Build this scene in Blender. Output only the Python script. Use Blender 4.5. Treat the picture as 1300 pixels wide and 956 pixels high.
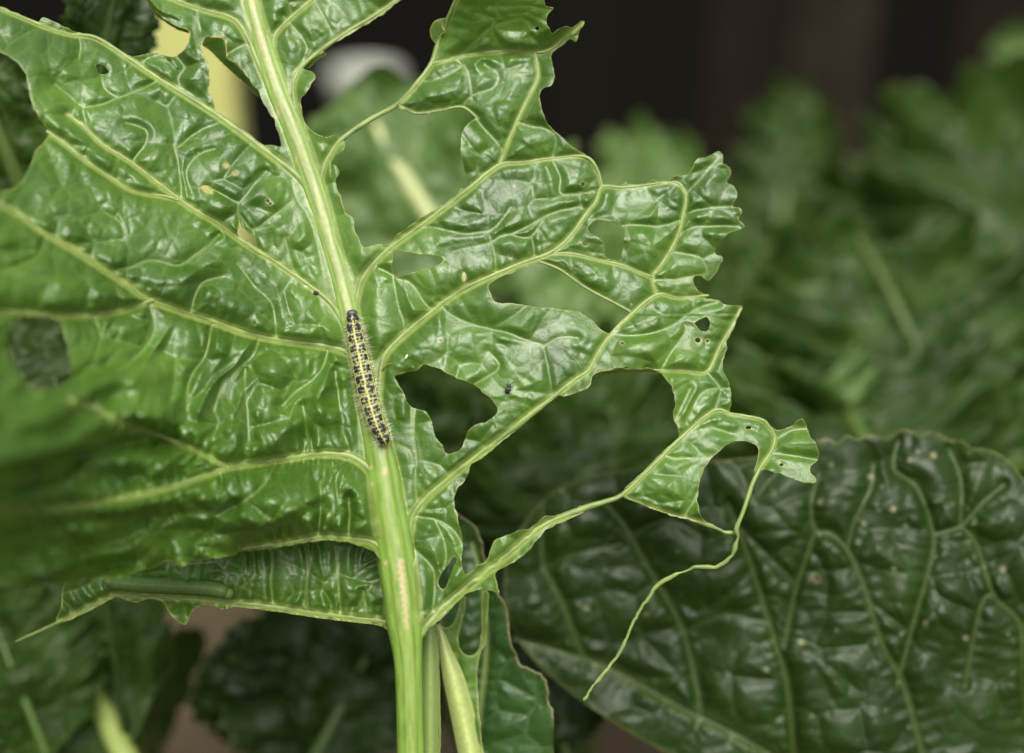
import bpy, math, random
import numpy as np
from mathutils import Vector

for o in list(bpy.data.objects):
    bpy.data.objects.remove(o)
scene = bpy.context.scene
COL = scene.collection

# ------------------------------------------------------------------ camera
CAM_H = 0.75                      # camera height above the soil (m)
PITCH = math.radians(25.0)        # looking down
FOC = 50.0
FPX = 1300.0 * FOC / 36.0         # focal length in photo pixels
D0 = 0.45                         # distance of the chewed leaf
PXM = D0 / FPX                    # metres per photo pixel at the leaf
cam_d = bpy.data.cameras.new('camera')
cam = bpy.data.objects.new('camera', cam_d)
COL.objects.link(cam)
cam.location = (0, 0, CAM_H)
cam.rotation_euler = (math.pi / 2 - PITCH, 0, 0)
cam_d.lens = FOC
cam_d.sensor_width = 36.0
cam_d.clip_start = 0.01
cam_d.clip_end = 300.0
cam_d.dof.use_dof = True
cam_d.dof.focus_distance = D0 - 0.002
cam_d.dof.aperture_fstop = 3.1
scene.camera = cam

# ------------------------------------------------------------------ sky + soft sun
SUN_EL, SUN_AZ = math.radians(60), math.radians(170)   # azimuth: 0 = +Y, clockwise; sun high behind the camera
world = bpy.data.worlds.new('World')
scene.world = world
world.use_nodes = True
wn = world.node_tree.nodes
wl = world.node_tree.links
bgn = wn['Background']
sky = wn.new('ShaderNodeTexSky')
sky.sky_type = 'NISHITA'
sky.sun_disc = False
sky.sun_elevation = SUN_EL
sky.sun_rotation = SUN_AZ
sky.air_density = 0.9
sky.dust_density = 6.0
sky.ozone_density = 1.0
hs = wn.new('ShaderNodeHueSaturation')      # cloud cover: the same sky, nearly grey
hs.inputs['Saturation'].default_value = 0.22
wl.new(sky.outputs[0], hs.inputs['Color'])
wl.new(hs.outputs[0], bgn.inputs[0])
bgn.inputs[1].default_value = 0.075
sun_d = bpy.data.lights.new('sun', 'SUN')
sun_d.energy = 1.5
sun_d.angle = math.radians(36)
sun_d.color = (1.0, 0.95, 0.86)
sun = bpy.data.objects.new('sun', sun_d)
COL.objects.link(sun)
sdir = Vector((math.sin(SUN_AZ) * math.cos(SUN_EL), math.cos(SUN_AZ) * math.cos(SUN_EL), math.sin(SUN_EL)))
sun.rotation_euler = (-sdir).to_track_quat('-Z', 'Y').to_euler()
sun.location = (0, 0, 5)
vs = scene.view_settings
vs.view_transform = 'Standard'
vs.look = 'None'
vs.gamma = 1.0
vs.use_curve_mapping = False
vs.exposure = 1.04

# ------------------------------------------------------------------ helpers
CP, SP = math.cos(PITCH), math.sin(PITCH)
FWD = np.array([0, CP, -SP])
UPV = np.array([0, SP, CP])
RGT = np.array([1.0, 0, 0])
CAM = np.array([0, 0, CAM_H])


def P(x, y, d):
    """photo pixel + distance along the view axis -> world point(s)"""
    x = np.asarray(x, float); y = np.asarray(y, float); d = np.asarray(d, float)
    a = ((x - 650.0) / FPX)[..., None]; b = ((478.0 - y) / FPX)[..., None]
    return CAM + d[..., None] * (FWD + a * RGT + b * UPV)


def tag(o, label=None, cat=None, group=None, kind=None):
    if label: o['label'] = label
    if cat: o['category'] = cat
    if group: o['group'] = group
    if kind: o['kind'] = kind
    return o


def empty(name, loc):
    o = bpy.data.objects.new(name, None)
    o.location = tuple(float(v) for v in loc)
    o.empty_display_size = 0.02
    COL.objects.link(o)
    return o


def mesh_obj(name, V, F, mat, parent=None, attrs=None, cols=None, smooth=True):
    """V (n,3) world coordinates, F list of faces or (m,4) array"""
    me = bpy.data.meshes.new(name)
    off = np.zeros(3)
    V = np.asarray(V, float)
    me.from_pydata(V.tolist(), [], F if isinstance(F, list) else F.tolist())
    if attrs:
        for k, a in attrs.items():
            at = me.attributes.new(k, 'FLOAT', 'POINT')
            at.data.foreach_set('value', np.asarray(a, np.float32))
    if cols is not None:
        at = me.attributes.new('tint', 'FLOAT_COLOR', 'POINT')
        c = np.ones((len(V), 4), np.float32); c[:, :3] = cols
        at.data.foreach_set('color', c.ravel())
    if smooth:
        me.polygons.foreach_set('use_smooth', np.ones(len(me.polygons), bool))
    me.materials.append(mat)
    me.update()
    o = bpy.data.objects.new(name, me)
    COL.objects.link(o)
    if parent is not None:
        o.parent = parent
        # children keep world coordinates: parents sit at (translation only) known offsets
        loc = Vector((0, 0, 0)); p = parent
        while p is not None:
            loc += p.location; p = p.parent
        o.location = -loc
    return o


def catmull(pts, step=4.0, closed=False):
    pts = np.asarray(pts, float)
    n = len(pts)
    out = []
    rng = range(n if closed else n - 1)
    for i in rng:
        if closed:
            p0, p1, p2, p3 = pts[(i - 1) % n], pts[i], pts[(i + 1) % n], pts[(i + 2) % n]
        else:
            p0, p1, p2, p3 = pts[max(i - 1, 0)], pts[i], pts[i + 1], pts[min(i + 2, n - 1)]
        L = np.linalg.norm((p2 - p1)[:2])
        k = max(1, int(L / step))
        for j in range(k):
            t = j / k
            out.append(0.5 * ((2 * p1) + (-p0 + p2) * t + (2 * p0 - 5 * p1 + 4 * p2 - p3) * t * t + (-p0 + 3 * p1 - 3 * p2 + p3) * t ** 3))
    if not closed:
        out.append(pts[-1])
    return np.array(out)


def vnoise(x, y, scale, seed):
    r = np.random.RandomState(seed)
    N = 256
    tab = r.rand(N, N) * 2 - 1
    u = x / scale + 1000.3; v = y / scale + 1000.7
    iu = np.floor(u).astype(int); iv = np.floor(v).astype(int)
    fu = u - iu; fv = v - iv
    fu = fu * fu * fu * (fu * (fu * 6 - 15) + 10); fv = fv * fv * fv * (fv * (fv * 6 - 15) + 10)
    a = tab[iv % N, iu % N]; b = tab[iv % N, (iu + 1) % N]
    c = tab[(iv + 1) % N, iu % N]; d = tab[(iv + 1) % N, (iu + 1) % N]
    return (a * (1 - fu) + b * fu) * (1 - fv) + (c * (1 - fu) + d * fu) * fv


def fbm(x, y, scale, seed, oct=3, gain=0.5):
    s = 0; a = 1
    for k in range(oct):
        s = s + a * vnoise(x, y, scale / 2 ** k, seed + 17 * k); a *= gain
    return s


def voronoi(x, y, scale, seed):
    """distance to cell border (in px), random per cell, second random"""
    r = np.random.RandomState(seed)
    N = 128
    jx = r.rand(N, N); jy = r.rand(N, N); rnd = r.rand(N, N)
    u = x / scale + 50.0; v = y / scale + 50.0
    iu = np.floor(u).astype(int); iv = np.floor(v).astype(int)
    F1 = np.full(u.shape, 1e9); c1x = np.zeros(u.shape); c1y = np.zeros(u.shape); id1 = np.zeros(u.shape)
    cand = []
    for dj in (-1, 0, 1):
        for di in (-1, 0, 1):
            a = (iu + di) % N; b = (iv + dj) % N
            cx = iu + di + 0.08 + 0.84 * jx[b, a]; cy = iv + dj + 0.08 + 0.84 * jy[b, a]
            d = (cx - u) ** 2 + (cy - v) ** 2
            cand.append((cx, cy, d))
            m = d < F1
            F1 = np.where(m, d, F1); c1x = np.where(m, cx, c1x); c1y = np.where(m, cy, c1y)
            id1 = np.where(m, rnd[b, a], id1)
    E = np.full(u.shape, 1e9)
    for cx, cy, d in cand:
        dd = np.sqrt((cx - c1x) ** 2 + (cy - c1y) ** 2)
        e = np.where(dd > 1e-6, (d - F1) / (2 * np.maximum(dd, 1e-6)), 1e9)
        E = np.minimum(E, e)
    return E * scale, id1


def sstep(a, b, x):
    t = np.clip((x - a) / (b - a), 0, 1)
    return t * t * (3 - 2 * t)


def gauss(X, Y, cx, cy, rx, ry):
    return np.exp(-(((X - cx) / rx) ** 2 + ((Y - cy) / ry) ** 2))


class Grid:
    def __init__(s, x0, y0, x1, y1, h):
        s.x0, s.y0, s.h = x0, y0, h
        s.nx = int((x1 - x0) / h) + 1; s.ny = int((y1 - y0) / h) + 1
        s.X, s.Y = np.meshgrid(x0 + h * np.arange(s.nx), y0 + h * np.arange(s.ny))

    def win(s, xa, ya, xb, yb):
        i0 = max(0, int((xa - s.x0) / s.h)); i1 = min(s.nx, int((xb - s.x0) / s.h) + 2)
        j0 = max(0, int((ya - s.y0) / s.h)); j1 = min(s.ny, int((yb - s.y0) / s.h) + 2)
        return slice(j0, max(j1, j0)), slice(i0, max(i1, i0))

    def dist(s, path, R, closed=False, arc=False, D=None, S=None, W=None, hw=None):
        """min distance to polyline, within R; optionally arclength at the nearest point and width there"""
        if D is None: D = np.full(s.X.shape, float(R))
        p = np.asarray(path, float)
        if closed: p = np.vstack([p, p[:1]])
        L = 0.0
        for k in range(len(p) - 1):
            a, b = p[k, :2], p[k + 1, :2]
            w = s.win(min(a[0], b[0]) - R, min(a[1], b[1]) - R, max(a[0], b[0]) + R, max(a[1], b[1]) + R)
            seg = b - a; l2 = float(seg @ seg) + 1e-9
            x = s.X[w]; y = s.Y[w]
            if x.size == 0:
                L += math.sqrt(l2); continue
            t = np.clip(((x - a[0]) * seg[0] + (y - a[1]) * seg[1]) / l2, 0, 1)
            d = np.hypot(x - a[0] - t * seg[0], y - a[1] - t * seg[1])
            if W is not None:
                d2 = d - (hw[k] * (1 - t) + hw[min(k + 1, len(hw) - 1)] * t)
                W[w] = np.minimum(W[w], d2)
            m = d < D[w]
            if S is not None: S[w] = np.where(m, L + t * math.sqrt(l2), S[w])
            D[w] = np.where(m, d, D[w])
            L += math.sqrt(l2)
        return D

    def inside(s, poly):
        p = np.asarray(poly, float)
        par = np.zeros((s.ny, s.nx + 1), np.int32)
        for k in range(len(p)):
            a, b = p[k], p[(k + 1) % len(p)]
            if a[1] == b[1]: continue
            if a[1] > b[1]: a, b = b, a
            j0 = max(0, math.ceil((a[1] - s.y0) / s.h)); j1 = min(s.ny - 1, math.ceil((b[1] - s.y0) / s.h) - 1)
            if j1 < j0: continue
            js = np.arange(j0, j1 + 1)
            xs = a[0] + (s.y0 + js * s.h - a[1]) / (b[1] - a[1]) * (b[0] - a[0])
            cs = np.clip(np.ceil((xs - s.x0) / s.h).astype(int), 0, s.nx)
            np.add.at(par, (js, cs), 1)
        return (np.cumsum(par, axis=1)[:, :s.nx] % 2).astype(bool)

    def sdf(s, poly, R=40.0):
        D = s.dist(poly, R, closed=True)
        return np.where(s.inside(poly), D, -D)


def rough_poly(poly, seed, amp=0.9, step=3.0, smooth=True):
    q = catmull(poly, step, True) if smooth else np.array(poly, float)
    r = np.random.RandomState(seed)
    n = len(q)
    nrm = np.roll(q, -1, 0) - np.roll(q, 1, 0)
    nrm = np.stack([-nrm[:, 1], nrm[:, 0]], 1); nrm /= np.linalg.norm(nrm, axis=1)[:, None] + 1e-9
    j = r.randn(n); j = (j + np.roll(j, 1) + 0.5 * np.roll(j, 2)) / 1.7
    k = np.abs(np.sin(np.cumsum(r.rand(n) * 0.9))) - 0.5
    return q + nrm * (amp * (0.6 * j + 0.8 * k))[:, None]


def sheet(grid, f, depth, attrs, thick=0.00045):
    """clip the grid at f>0 (marching squares) -> verts, faces, attribute arrays; adds a real rim edge"""
    ny, nx = f.shape
    f = np.where(np.abs(f) < 1e-4, 1e-4, f)
    ins = f > 0
    idx = -np.ones(f.shape, int)
    idx[ins] = np.arange(ins.sum())
    nv = int(ins.sum())
    src = [(np.nonzero(ins))]
    full = ins[:-1, :-1] & ins[:-1, 1:] & ins[1:, 1:] & ins[1:, :-1]
    a = idx[:-1, :-1][full]; b = idx[:-1, 1:][full]; c = idx[1:, 1:][full]; d = idx[1:, :-1][full]
    quads = np.stack([a, d, c, b], 1)
    anyi = ins[:-1, :-1] | ins[:-1, 1:] | ins[1:, 1:] | ins[1:, :-1]
    part = np.argwhere(anyi & ~full)
    ev = {}; eA = []; eB = []; eT = []
    faces = []; rim = []

    def edge_vert(p, q):
        key = (p, q) if p < q else (q, p)
        if key not in ev:
            ev[key] = nv + len(eA)
            fp, fq = f[key[0]], f[key[1]]
            eA.append(key[0]); eB.append(key[1]); eT.append(fp / (fp - fq))
        return ev[key]
    for j, i in part:
        cs = [(j, i), (j + 1, i), (j + 1, i + 1), (j, i + 1)]
        if f[j, i] > 0 and f[j + 1, i + 1] > 0 and f[j + 1, i] < 0 and f[j, i + 1] < 0 or \
           f[j, i] < 0 and f[j + 1, i + 1] < 0 and f[j + 1, i] > 0 and f[j, i + 1] > 0:
            for k in range(4):
                if f[cs[k]] > 0:
                    e0 = edge_vert(cs[k - 1], cs[k]); e1 = edge_vert(cs[k], cs[(k + 1) % 4])
                    faces.append([e0, int(idx[cs[k]]), e1]); rim.append((e1, e0))
            continue
        poly = []; cut = []
        for k in range(4):
            p, q = cs[k], cs[(k + 1) % 4]
            if f[p] > 0: poly.append(int(idx[p]))
            if (f[p] > 0) != (f[q] > 0):
                e = edge_vert(p, q); poly.append(e); cut.append((e, f[p] > 0))
        if len(poly) >= 3: faces.append(poly)
        if len(cut) == 2:
            out = [e for e, o in cut if o][0]; inn = [e for e, o in cut if not o][0]
            rim.append((out, inn))
    A = np.array(eA); B = np.array(eB); T = np.array(eT)

    def gather(F):
        g = F[ins]
        if len(A):
            e = F[A[:, 0], A[:, 1]] * (1 - T) + F[B[:, 0], B[:, 1]] * T
            g = np.concatenate([g, e])
        return g
    x = gather(grid.X); y = gather(grid.Y); dd = gather(depth)
    at = {k: gather(v) for k, v in attrs.items()}
    # rim
    ne = len(eA)
    V = P(x, y, dd)
    V2 = P(x[nv:], y[nv:], dd[nv:] + thick)
    V = np.vstack([V, V2])
    for k in at: at[k] = np.concatenate([at[k], at[k][nv:]])
    at['edge'] = at['edge'].copy()
    at['edge'][nv:] = np.clip(at['edge'][nv:] * 1.1, 0, 1)
    for e0, e1 in rim:
        faces.append([e0, e1, e1 + ne, e0 + ne][::-1])
    return V, quads.tolist() + faces, at


def sample(grid, F, x, y):
    u = np.clip((np.asarray(x) - grid.x0) / grid.h, 0, grid.nx - 1.001); v = np.clip((np.asarray(y) - grid.y0) / grid.h, 0, grid.ny - 1.001)
    i = u.astype(int); j = v.astype(int); fu = u - i; fv = v - j
    return (F[j, i] * (1 - fu) + F[j, i + 1] * fu) * (1 - fv) + (F[j + 1, i] * (1 - fu) + F[j + 1, i + 1] * fu) * fv


def tube_mesh(pts, rad, n=10, flat=1.0, prof=None, seed=0, cap=True):
    """tube along 3-D pts; rad (n,) metres; flat scales toward/away from the camera; prof(theta)->factor"""
    pts = np.asarray(pts, float); m = len(pts)
    T = np.gradient(pts, axis=0); T /= np.linalg.norm(T, axis=1)[:, None] + 1e-12
    view = CAM - pts; view /= np.linalg.norm(view, axis=1)[:, None]
    S = np.cross(T, view); S /= np.linalg.norm(S, axis=1)[:, None] + 1e-12
    Nn = np.cross(S, T)
    th = np.linspace(0, 2 * np.pi, n, endpoint=False)
    pf = np.ones(n) if prof is None else prof(th)
    rad = np.asarray(rad, float)
    V = pts[:, None, :] + rad[:, None, None] * pf[None, :, None] * (np.cos(th)[None, :, None] * Nn[:, None, :] * flat + np.sin(th)[None, :, None] * S[:, None, :])
    V = V.reshape(-1, 3)
    F = []
    for i in range(m - 1):
        for k in range(n):
            k2 = (k + 1) % n
            F.append([i * n + k, i * n + k2, (i + 1) * n + k2, (i + 1) * n + k])
    if cap:
        F.append(list(range(n))); F.append(list(range((m - 1) * n, m * n))[::-1])
    return V, F, np.tile(th, m), np.repeat(np.arange(m), n)


# ------------------------------------------------------------------ materials
def new_mat(name):
    m = bpy.data.materials.new(name); m.use_nodes = True
    nt = m.node_tree
    return m, nt, nt.nodes, nt.links, nt.nodes['Principled BSDF'], nt.nodes['Material Output']


def mixc(nt, fac, a, b, blend='MIX'):
    n = nt.nodes.new('ShaderNodeMix'); n.data_type = 'RGBA'; n.blend_type = blend
    for sock, v in ((n.inputs[0], fac), (n.inputs[6], a), (n.inputs[7], b)):
        if hasattr(v, 'is_linked'): nt.links.new(v, sock)
        elif isinstance(v, (int, float)): sock.default_value = v
        else: sock.default_value = (*v, 1)
    return n.outputs[2]


def attr(nt, name, out=2):
    n = nt.nodes.new('ShaderNodeAttribute'); n.attribute_name = name
    return n.outputs[out]


def noise(nt, scale, detail=4, rough=0.55, vec=None):
    n = nt.nodes.new('ShaderNodeTexNoise'); n.inputs['Scale'].default_value = scale
    n.inputs['Detail'].default_value = detail; n.inputs['Roughness'].default_value = rough
    if vec is None:
        tc = nt.nodes.new('ShaderNodeTexCoord'); vec = tc.outputs['Object']
    nt.links.new(vec, n.inputs['Vector'])
    return n.outputs[0]


def ramp(nt, fac, stops):
    n = nt.nodes.new('ShaderNodeValToRGB')
    e = n.color_ramp.elements
    while len(e) > len(stops): e.remove(e[-1])
    while len(e) < len(stops): e.new(0.5)
    for el, (p, c) in zip(e, stops):
        el.position = p; el.color = (*c, 1) if not isinstance(c, float) else (c, c, c, 1)
    nt.links.new(fac, n.inputs[0])
    return n.outputs[0]


def bump(nt, h, strength, dist, prev=None):
    n = nt.nodes.new('ShaderNodeBump'); n.inputs['Strength'].default_value = strength; n.inputs['Distance'].default_value = dist
    nt.links.new(h, n.inputs['Height'])
    if prev is not None: nt.links.new(prev, n.inputs['Normal'])
    return n.outputs[0]


def leaf_material(name, dark, mid, light, vein, edge, rough=0.33, trans=0.22, tcol=(0.16, 0.34, 0.02), fine=1.0, spec=0.5):
    m, nt, N, L, b, out = new_mat(name)
    tone = attr(nt, 'tone')
    n1 = noise(nt, 160, 3)
    c = ramp(nt, tone, [(0.0, dark), (0.5, mid), (1.0, light)])
    c = mixc(nt, ramp(nt, n1, [(0.35, 0.0), (0.7, 0.45)]), c, dark)
    n2 = noise(nt, 1400, 2)
    c = mixc(nt, ramp(nt, n2, [(0.4, 0.0), (0.75, 0.3)]), c, light)
    vn = attr(nt, 'vein')
    c = mixc(nt, vn, c, vein)
    c = mixc(nt, attr(nt, 'edge'), c, mixc(nt, ramp(nt, noise(nt, 260, 3), [(0.5, 0.0), (0.68, 0.8)]), edge, (0.24, 0.18, 0.07)))
    c = mixc(nt, attr(nt, 'spot'), c, (0.42, 0.40, 0.22))
    L.new(c, b.inputs['Base Color'])
    r = nt.nodes.new('ShaderNodeMapRange'); r.inputs[1].default_value = 0.3; r.inputs[2].default_value = 0.7
    r.inputs[3].default_value = rough - 0.05; r.inputs[4].default_value = rough + 0.12
    L.new(n1, r.inputs[0]); L.new(r.outputs[0], b.inputs['Roughness'])
    b.inputs['Specular IOR Level'].default_value = spec
    nb = bump(nt, noise(nt, 900, 3, 0.6), 0.35 * fine, 0.00025)
    nb = bump(nt, noise(nt, 4200, 2, 0.5), 0.25 * fine, 0.00008, nb)
    L.new(nb, b.inputs['Normal'])
    t = N.new('ShaderNodeBsdfTranslucent')
    L.new(mixc(nt, vn, tcol, (0.35, 0.42, 0.12)), t.inputs[0]); L.new(nb, t.inputs[1])
    ms = N.new('ShaderNodeMixShader'); ms.inputs[0].default_value = trans
    L.new(b.outputs[0], ms.inputs[1]); L.new(t.outputs[0], ms.inputs[2]); L.new(ms.outputs[0], out.inputs[0])
    return m


def rib_material(name, rough=0.4):
    m, nt, N, L, b, out = new_mat(name)
    c = attr(nt, 'tint', 0)
    mp = N.new('ShaderNodeTexCoord')
    n1 = noise(nt, 700, 3)
    c = mixc(nt, ramp(nt, n1, [(0.4, 0.0), (0.75, 0.35)]), c, (0.13, 0.22, 0.03))
    L.new(c, b.inputs['Base Color'])
    b.inputs['Roughness'].default_value = rough
    b.inputs['Subsurface Weight'].default_value = 0.12
    b.inputs['Subsurface Radius'].default_value = (0.6, 0.8, 0.2)
    b.inputs['Subsurface Scale'].default_value = 0.0015
    nb = bump(nt, noise(nt, 1800, 3), 0.35, 0.0002)
    L.new(nb, b.inputs['Normal'])
    return m


def plain_material(name, col, rough=0.5, col2=None, scale=200, bstr=0.0, bdist=0.001, spec=0.5):
    m, nt, N, L, b, out = new_mat(name)
    n1 = noise(nt, scale, 4)
    L.new(mixc(nt, ramp(nt, n1, [(0.35, 0.0), (0.7, 1.0)]), col, col2 or tuple(v * 0.6 for v in col)), b.inputs['Base Color'])
    b.inputs['Roughness'].default_value = rough
    b.inputs['Specular IOR Level'].default_value = spec
    if bstr: L.new(bump(nt, n1, bstr, bdist), b.inputs['Normal'])
    return m


def tint_material(name, rough=0.45, scale=2500, bstr=0.2, bdist=0.0001):
    m, nt, N, L, b, out = new_mat(name)
    L.new(attr(nt, 'tint', 0), b.inputs['Base Color'])
    b.inputs['Roughness'].default_value = rough
    L.new(bump(nt, noise(nt, scale, 2), bstr, bdist), b.inputs['Normal'])
    return m


VEINC = (0.27, 0.36, 0.08)
M_LEAF = leaf_material('chewed_leaf_green', (0.034, 0.100, 0.006), (0.072, 0.172, 0.012), (0.122, 0.248, 0.028), VEINC, (0.34, 0.40, 0.10), rough=0.375, spec=1.0, fine=2.0)
M_DARK = leaf_material('dark_shaded_leaf_green', (0.008, 0.022, 0.002), (0.015, 0.038, 0.003), (0.026, 0.058, 0.006), (0.045, 0.078, 0.015), (0.13, 0.16, 0.03), spec=0.38, rough=0.42, trans=0.12, tcol=(0.07, 0.16, 0.012))  # dark leaf green, lowered further: the weaker lower-right light is put into its colour
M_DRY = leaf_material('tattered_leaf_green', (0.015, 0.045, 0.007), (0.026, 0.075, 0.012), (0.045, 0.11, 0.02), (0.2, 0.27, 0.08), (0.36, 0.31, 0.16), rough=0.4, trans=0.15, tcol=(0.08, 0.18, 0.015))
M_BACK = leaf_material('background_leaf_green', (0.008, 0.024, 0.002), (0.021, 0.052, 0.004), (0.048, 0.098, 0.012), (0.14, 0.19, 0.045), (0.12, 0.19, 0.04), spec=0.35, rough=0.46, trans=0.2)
M_PALE = leaf_material('pale_leaf_green', (0.045, 0.105, 0.018), (0.085, 0.165, 0.032), (0.13, 0.22, 0.055), (0.26, 0.32, 0.11), (0.3, 0.36, 0.12), rough=0.4, trans=0.25)
M_RIB = rib_material('leaf_rib')

# ------------------------------------------------------------------ setting: soil
m, nt, N, L, b, out = new_mat('soil')
ns = noise(nt, 9, 6, 0.65)
nc = noise(nt, 60, 5, 0.7)
c = mixc(nt, ramp(nt, ns, [(0.3, 0.0), (0.7, 1.0)]), (0.062, 0.043, 0.020), (0.105, 0.074, 0.036))
c = mixc(nt, ramp(nt, nc, [(0.4, 0.0), (0.75, 0.7)]), c, (0.04, 0.028, 0.018))
L.new(c, b.inputs['Base Color']); b.inputs['Roughness'].default_value = 0.95
L.new(bump(nt, nc, 0.8, 0.02), b.inputs['Normal'])
M_SOIL = m
# soil: fine uneven patch near the plants inside one sheet that reaches the horizon
xs = np.concatenate([[-150, -60, -25, -12, -7], np.linspace(-5, 5, 121), [7, 12, 25, 60, 150]])
ys = np.concatenate([[-150, -60, -25, -12, -6], np.linspace(-4, 6, 121), [8, 12, 25, 60, 150]])
GX, GY = np.meshgrid(xs, ys)
GZ = 0.02 * fbm(GX, GY, 0.5, 5, 3) * ((np.abs(GX) < 5.1) & (GY > -4.1) & (GY < 6.1)) - 0.02
nxg = len(xs)
gi = np.arange(len(ys) * nxg).reshape(len(ys), nxg)
gq = np.stack([gi[:-1, :-1].ravel(), gi[:-1, 1:].ravel(), gi[1:, 1:].ravel(), gi[1:, :-1].ravel()], 1)
soil = mesh_obj('ground', np.stack([GX.ravel(), GY.ravel(), GZ.ravel()], 1), gq, M_SOIL)
tag(soil, 'bare brown garden soil under the plants', kind='structure')

# ------------------------------------------------------------------ setting: dark board fence
m, nt, N, L, b, out = new_mat('fence_wood')
oi = N.new('ShaderNodeObjectInfo')
tc = N.new('ShaderNodeTexCoord'); mp = N.new('ShaderNodeMapping'); mp.inputs['Scale'].default_value = (14, 14, 0.9)
L.new(tc.outputs['Object'], mp.inputs[0])
gn = noise(nt, 6, 5, 0.6, mp.outputs[0])
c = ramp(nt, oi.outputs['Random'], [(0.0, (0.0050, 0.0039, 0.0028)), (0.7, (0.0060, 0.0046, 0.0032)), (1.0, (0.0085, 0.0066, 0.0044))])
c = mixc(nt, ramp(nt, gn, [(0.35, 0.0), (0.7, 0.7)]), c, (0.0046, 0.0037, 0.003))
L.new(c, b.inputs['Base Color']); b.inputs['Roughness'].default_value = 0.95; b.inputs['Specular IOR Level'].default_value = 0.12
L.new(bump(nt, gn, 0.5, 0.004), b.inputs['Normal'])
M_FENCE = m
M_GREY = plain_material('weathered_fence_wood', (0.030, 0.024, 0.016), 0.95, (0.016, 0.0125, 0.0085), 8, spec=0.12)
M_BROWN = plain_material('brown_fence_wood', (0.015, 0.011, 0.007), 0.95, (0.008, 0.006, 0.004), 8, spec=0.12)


def box_mesh(x0, x1, y0, y1, z0, z1, bev=0.0):
    V = [(x, y, z) for z in (z0, z1) for y in (y0, y1) for x in (x0, x1)]
    F = [[0, 2, 3, 1], [4, 5, 7, 6], [0, 1, 5, 4], [2, 6, 7, 3], [0, 4, 6, 2], [1, 3, 7, 5]]
    return np.array(V), F


FY = 2.45
fence = empty('wooden_fence', (0, FY, -0.03))
tag(fence, 'dark weathered board fence standing behind all the plants', 'fence')
random.seed(4)
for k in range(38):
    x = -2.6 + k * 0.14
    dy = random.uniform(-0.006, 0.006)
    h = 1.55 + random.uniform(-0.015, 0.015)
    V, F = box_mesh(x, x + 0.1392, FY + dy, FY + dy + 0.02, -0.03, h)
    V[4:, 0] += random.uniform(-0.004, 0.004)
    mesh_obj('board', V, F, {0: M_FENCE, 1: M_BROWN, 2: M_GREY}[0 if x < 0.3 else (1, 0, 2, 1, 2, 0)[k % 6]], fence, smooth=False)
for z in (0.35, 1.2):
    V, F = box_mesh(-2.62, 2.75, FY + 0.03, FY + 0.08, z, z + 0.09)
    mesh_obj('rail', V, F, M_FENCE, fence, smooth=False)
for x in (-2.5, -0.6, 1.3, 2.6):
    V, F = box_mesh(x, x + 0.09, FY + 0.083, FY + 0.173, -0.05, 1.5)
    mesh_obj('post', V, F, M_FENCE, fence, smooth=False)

# ------------------------------------------------------------------ generic leaf for the plants behind
def bez(p0, p1, p2, p3, n):
    t = np.linspace(0, 1, n)[:, None]
    return (1 - t) ** 3 * p0 + 3 * (1 - t) ** 2 * t * p1 + 3 * (1 - t) * t * t * p2 + t ** 3 * p3


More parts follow.
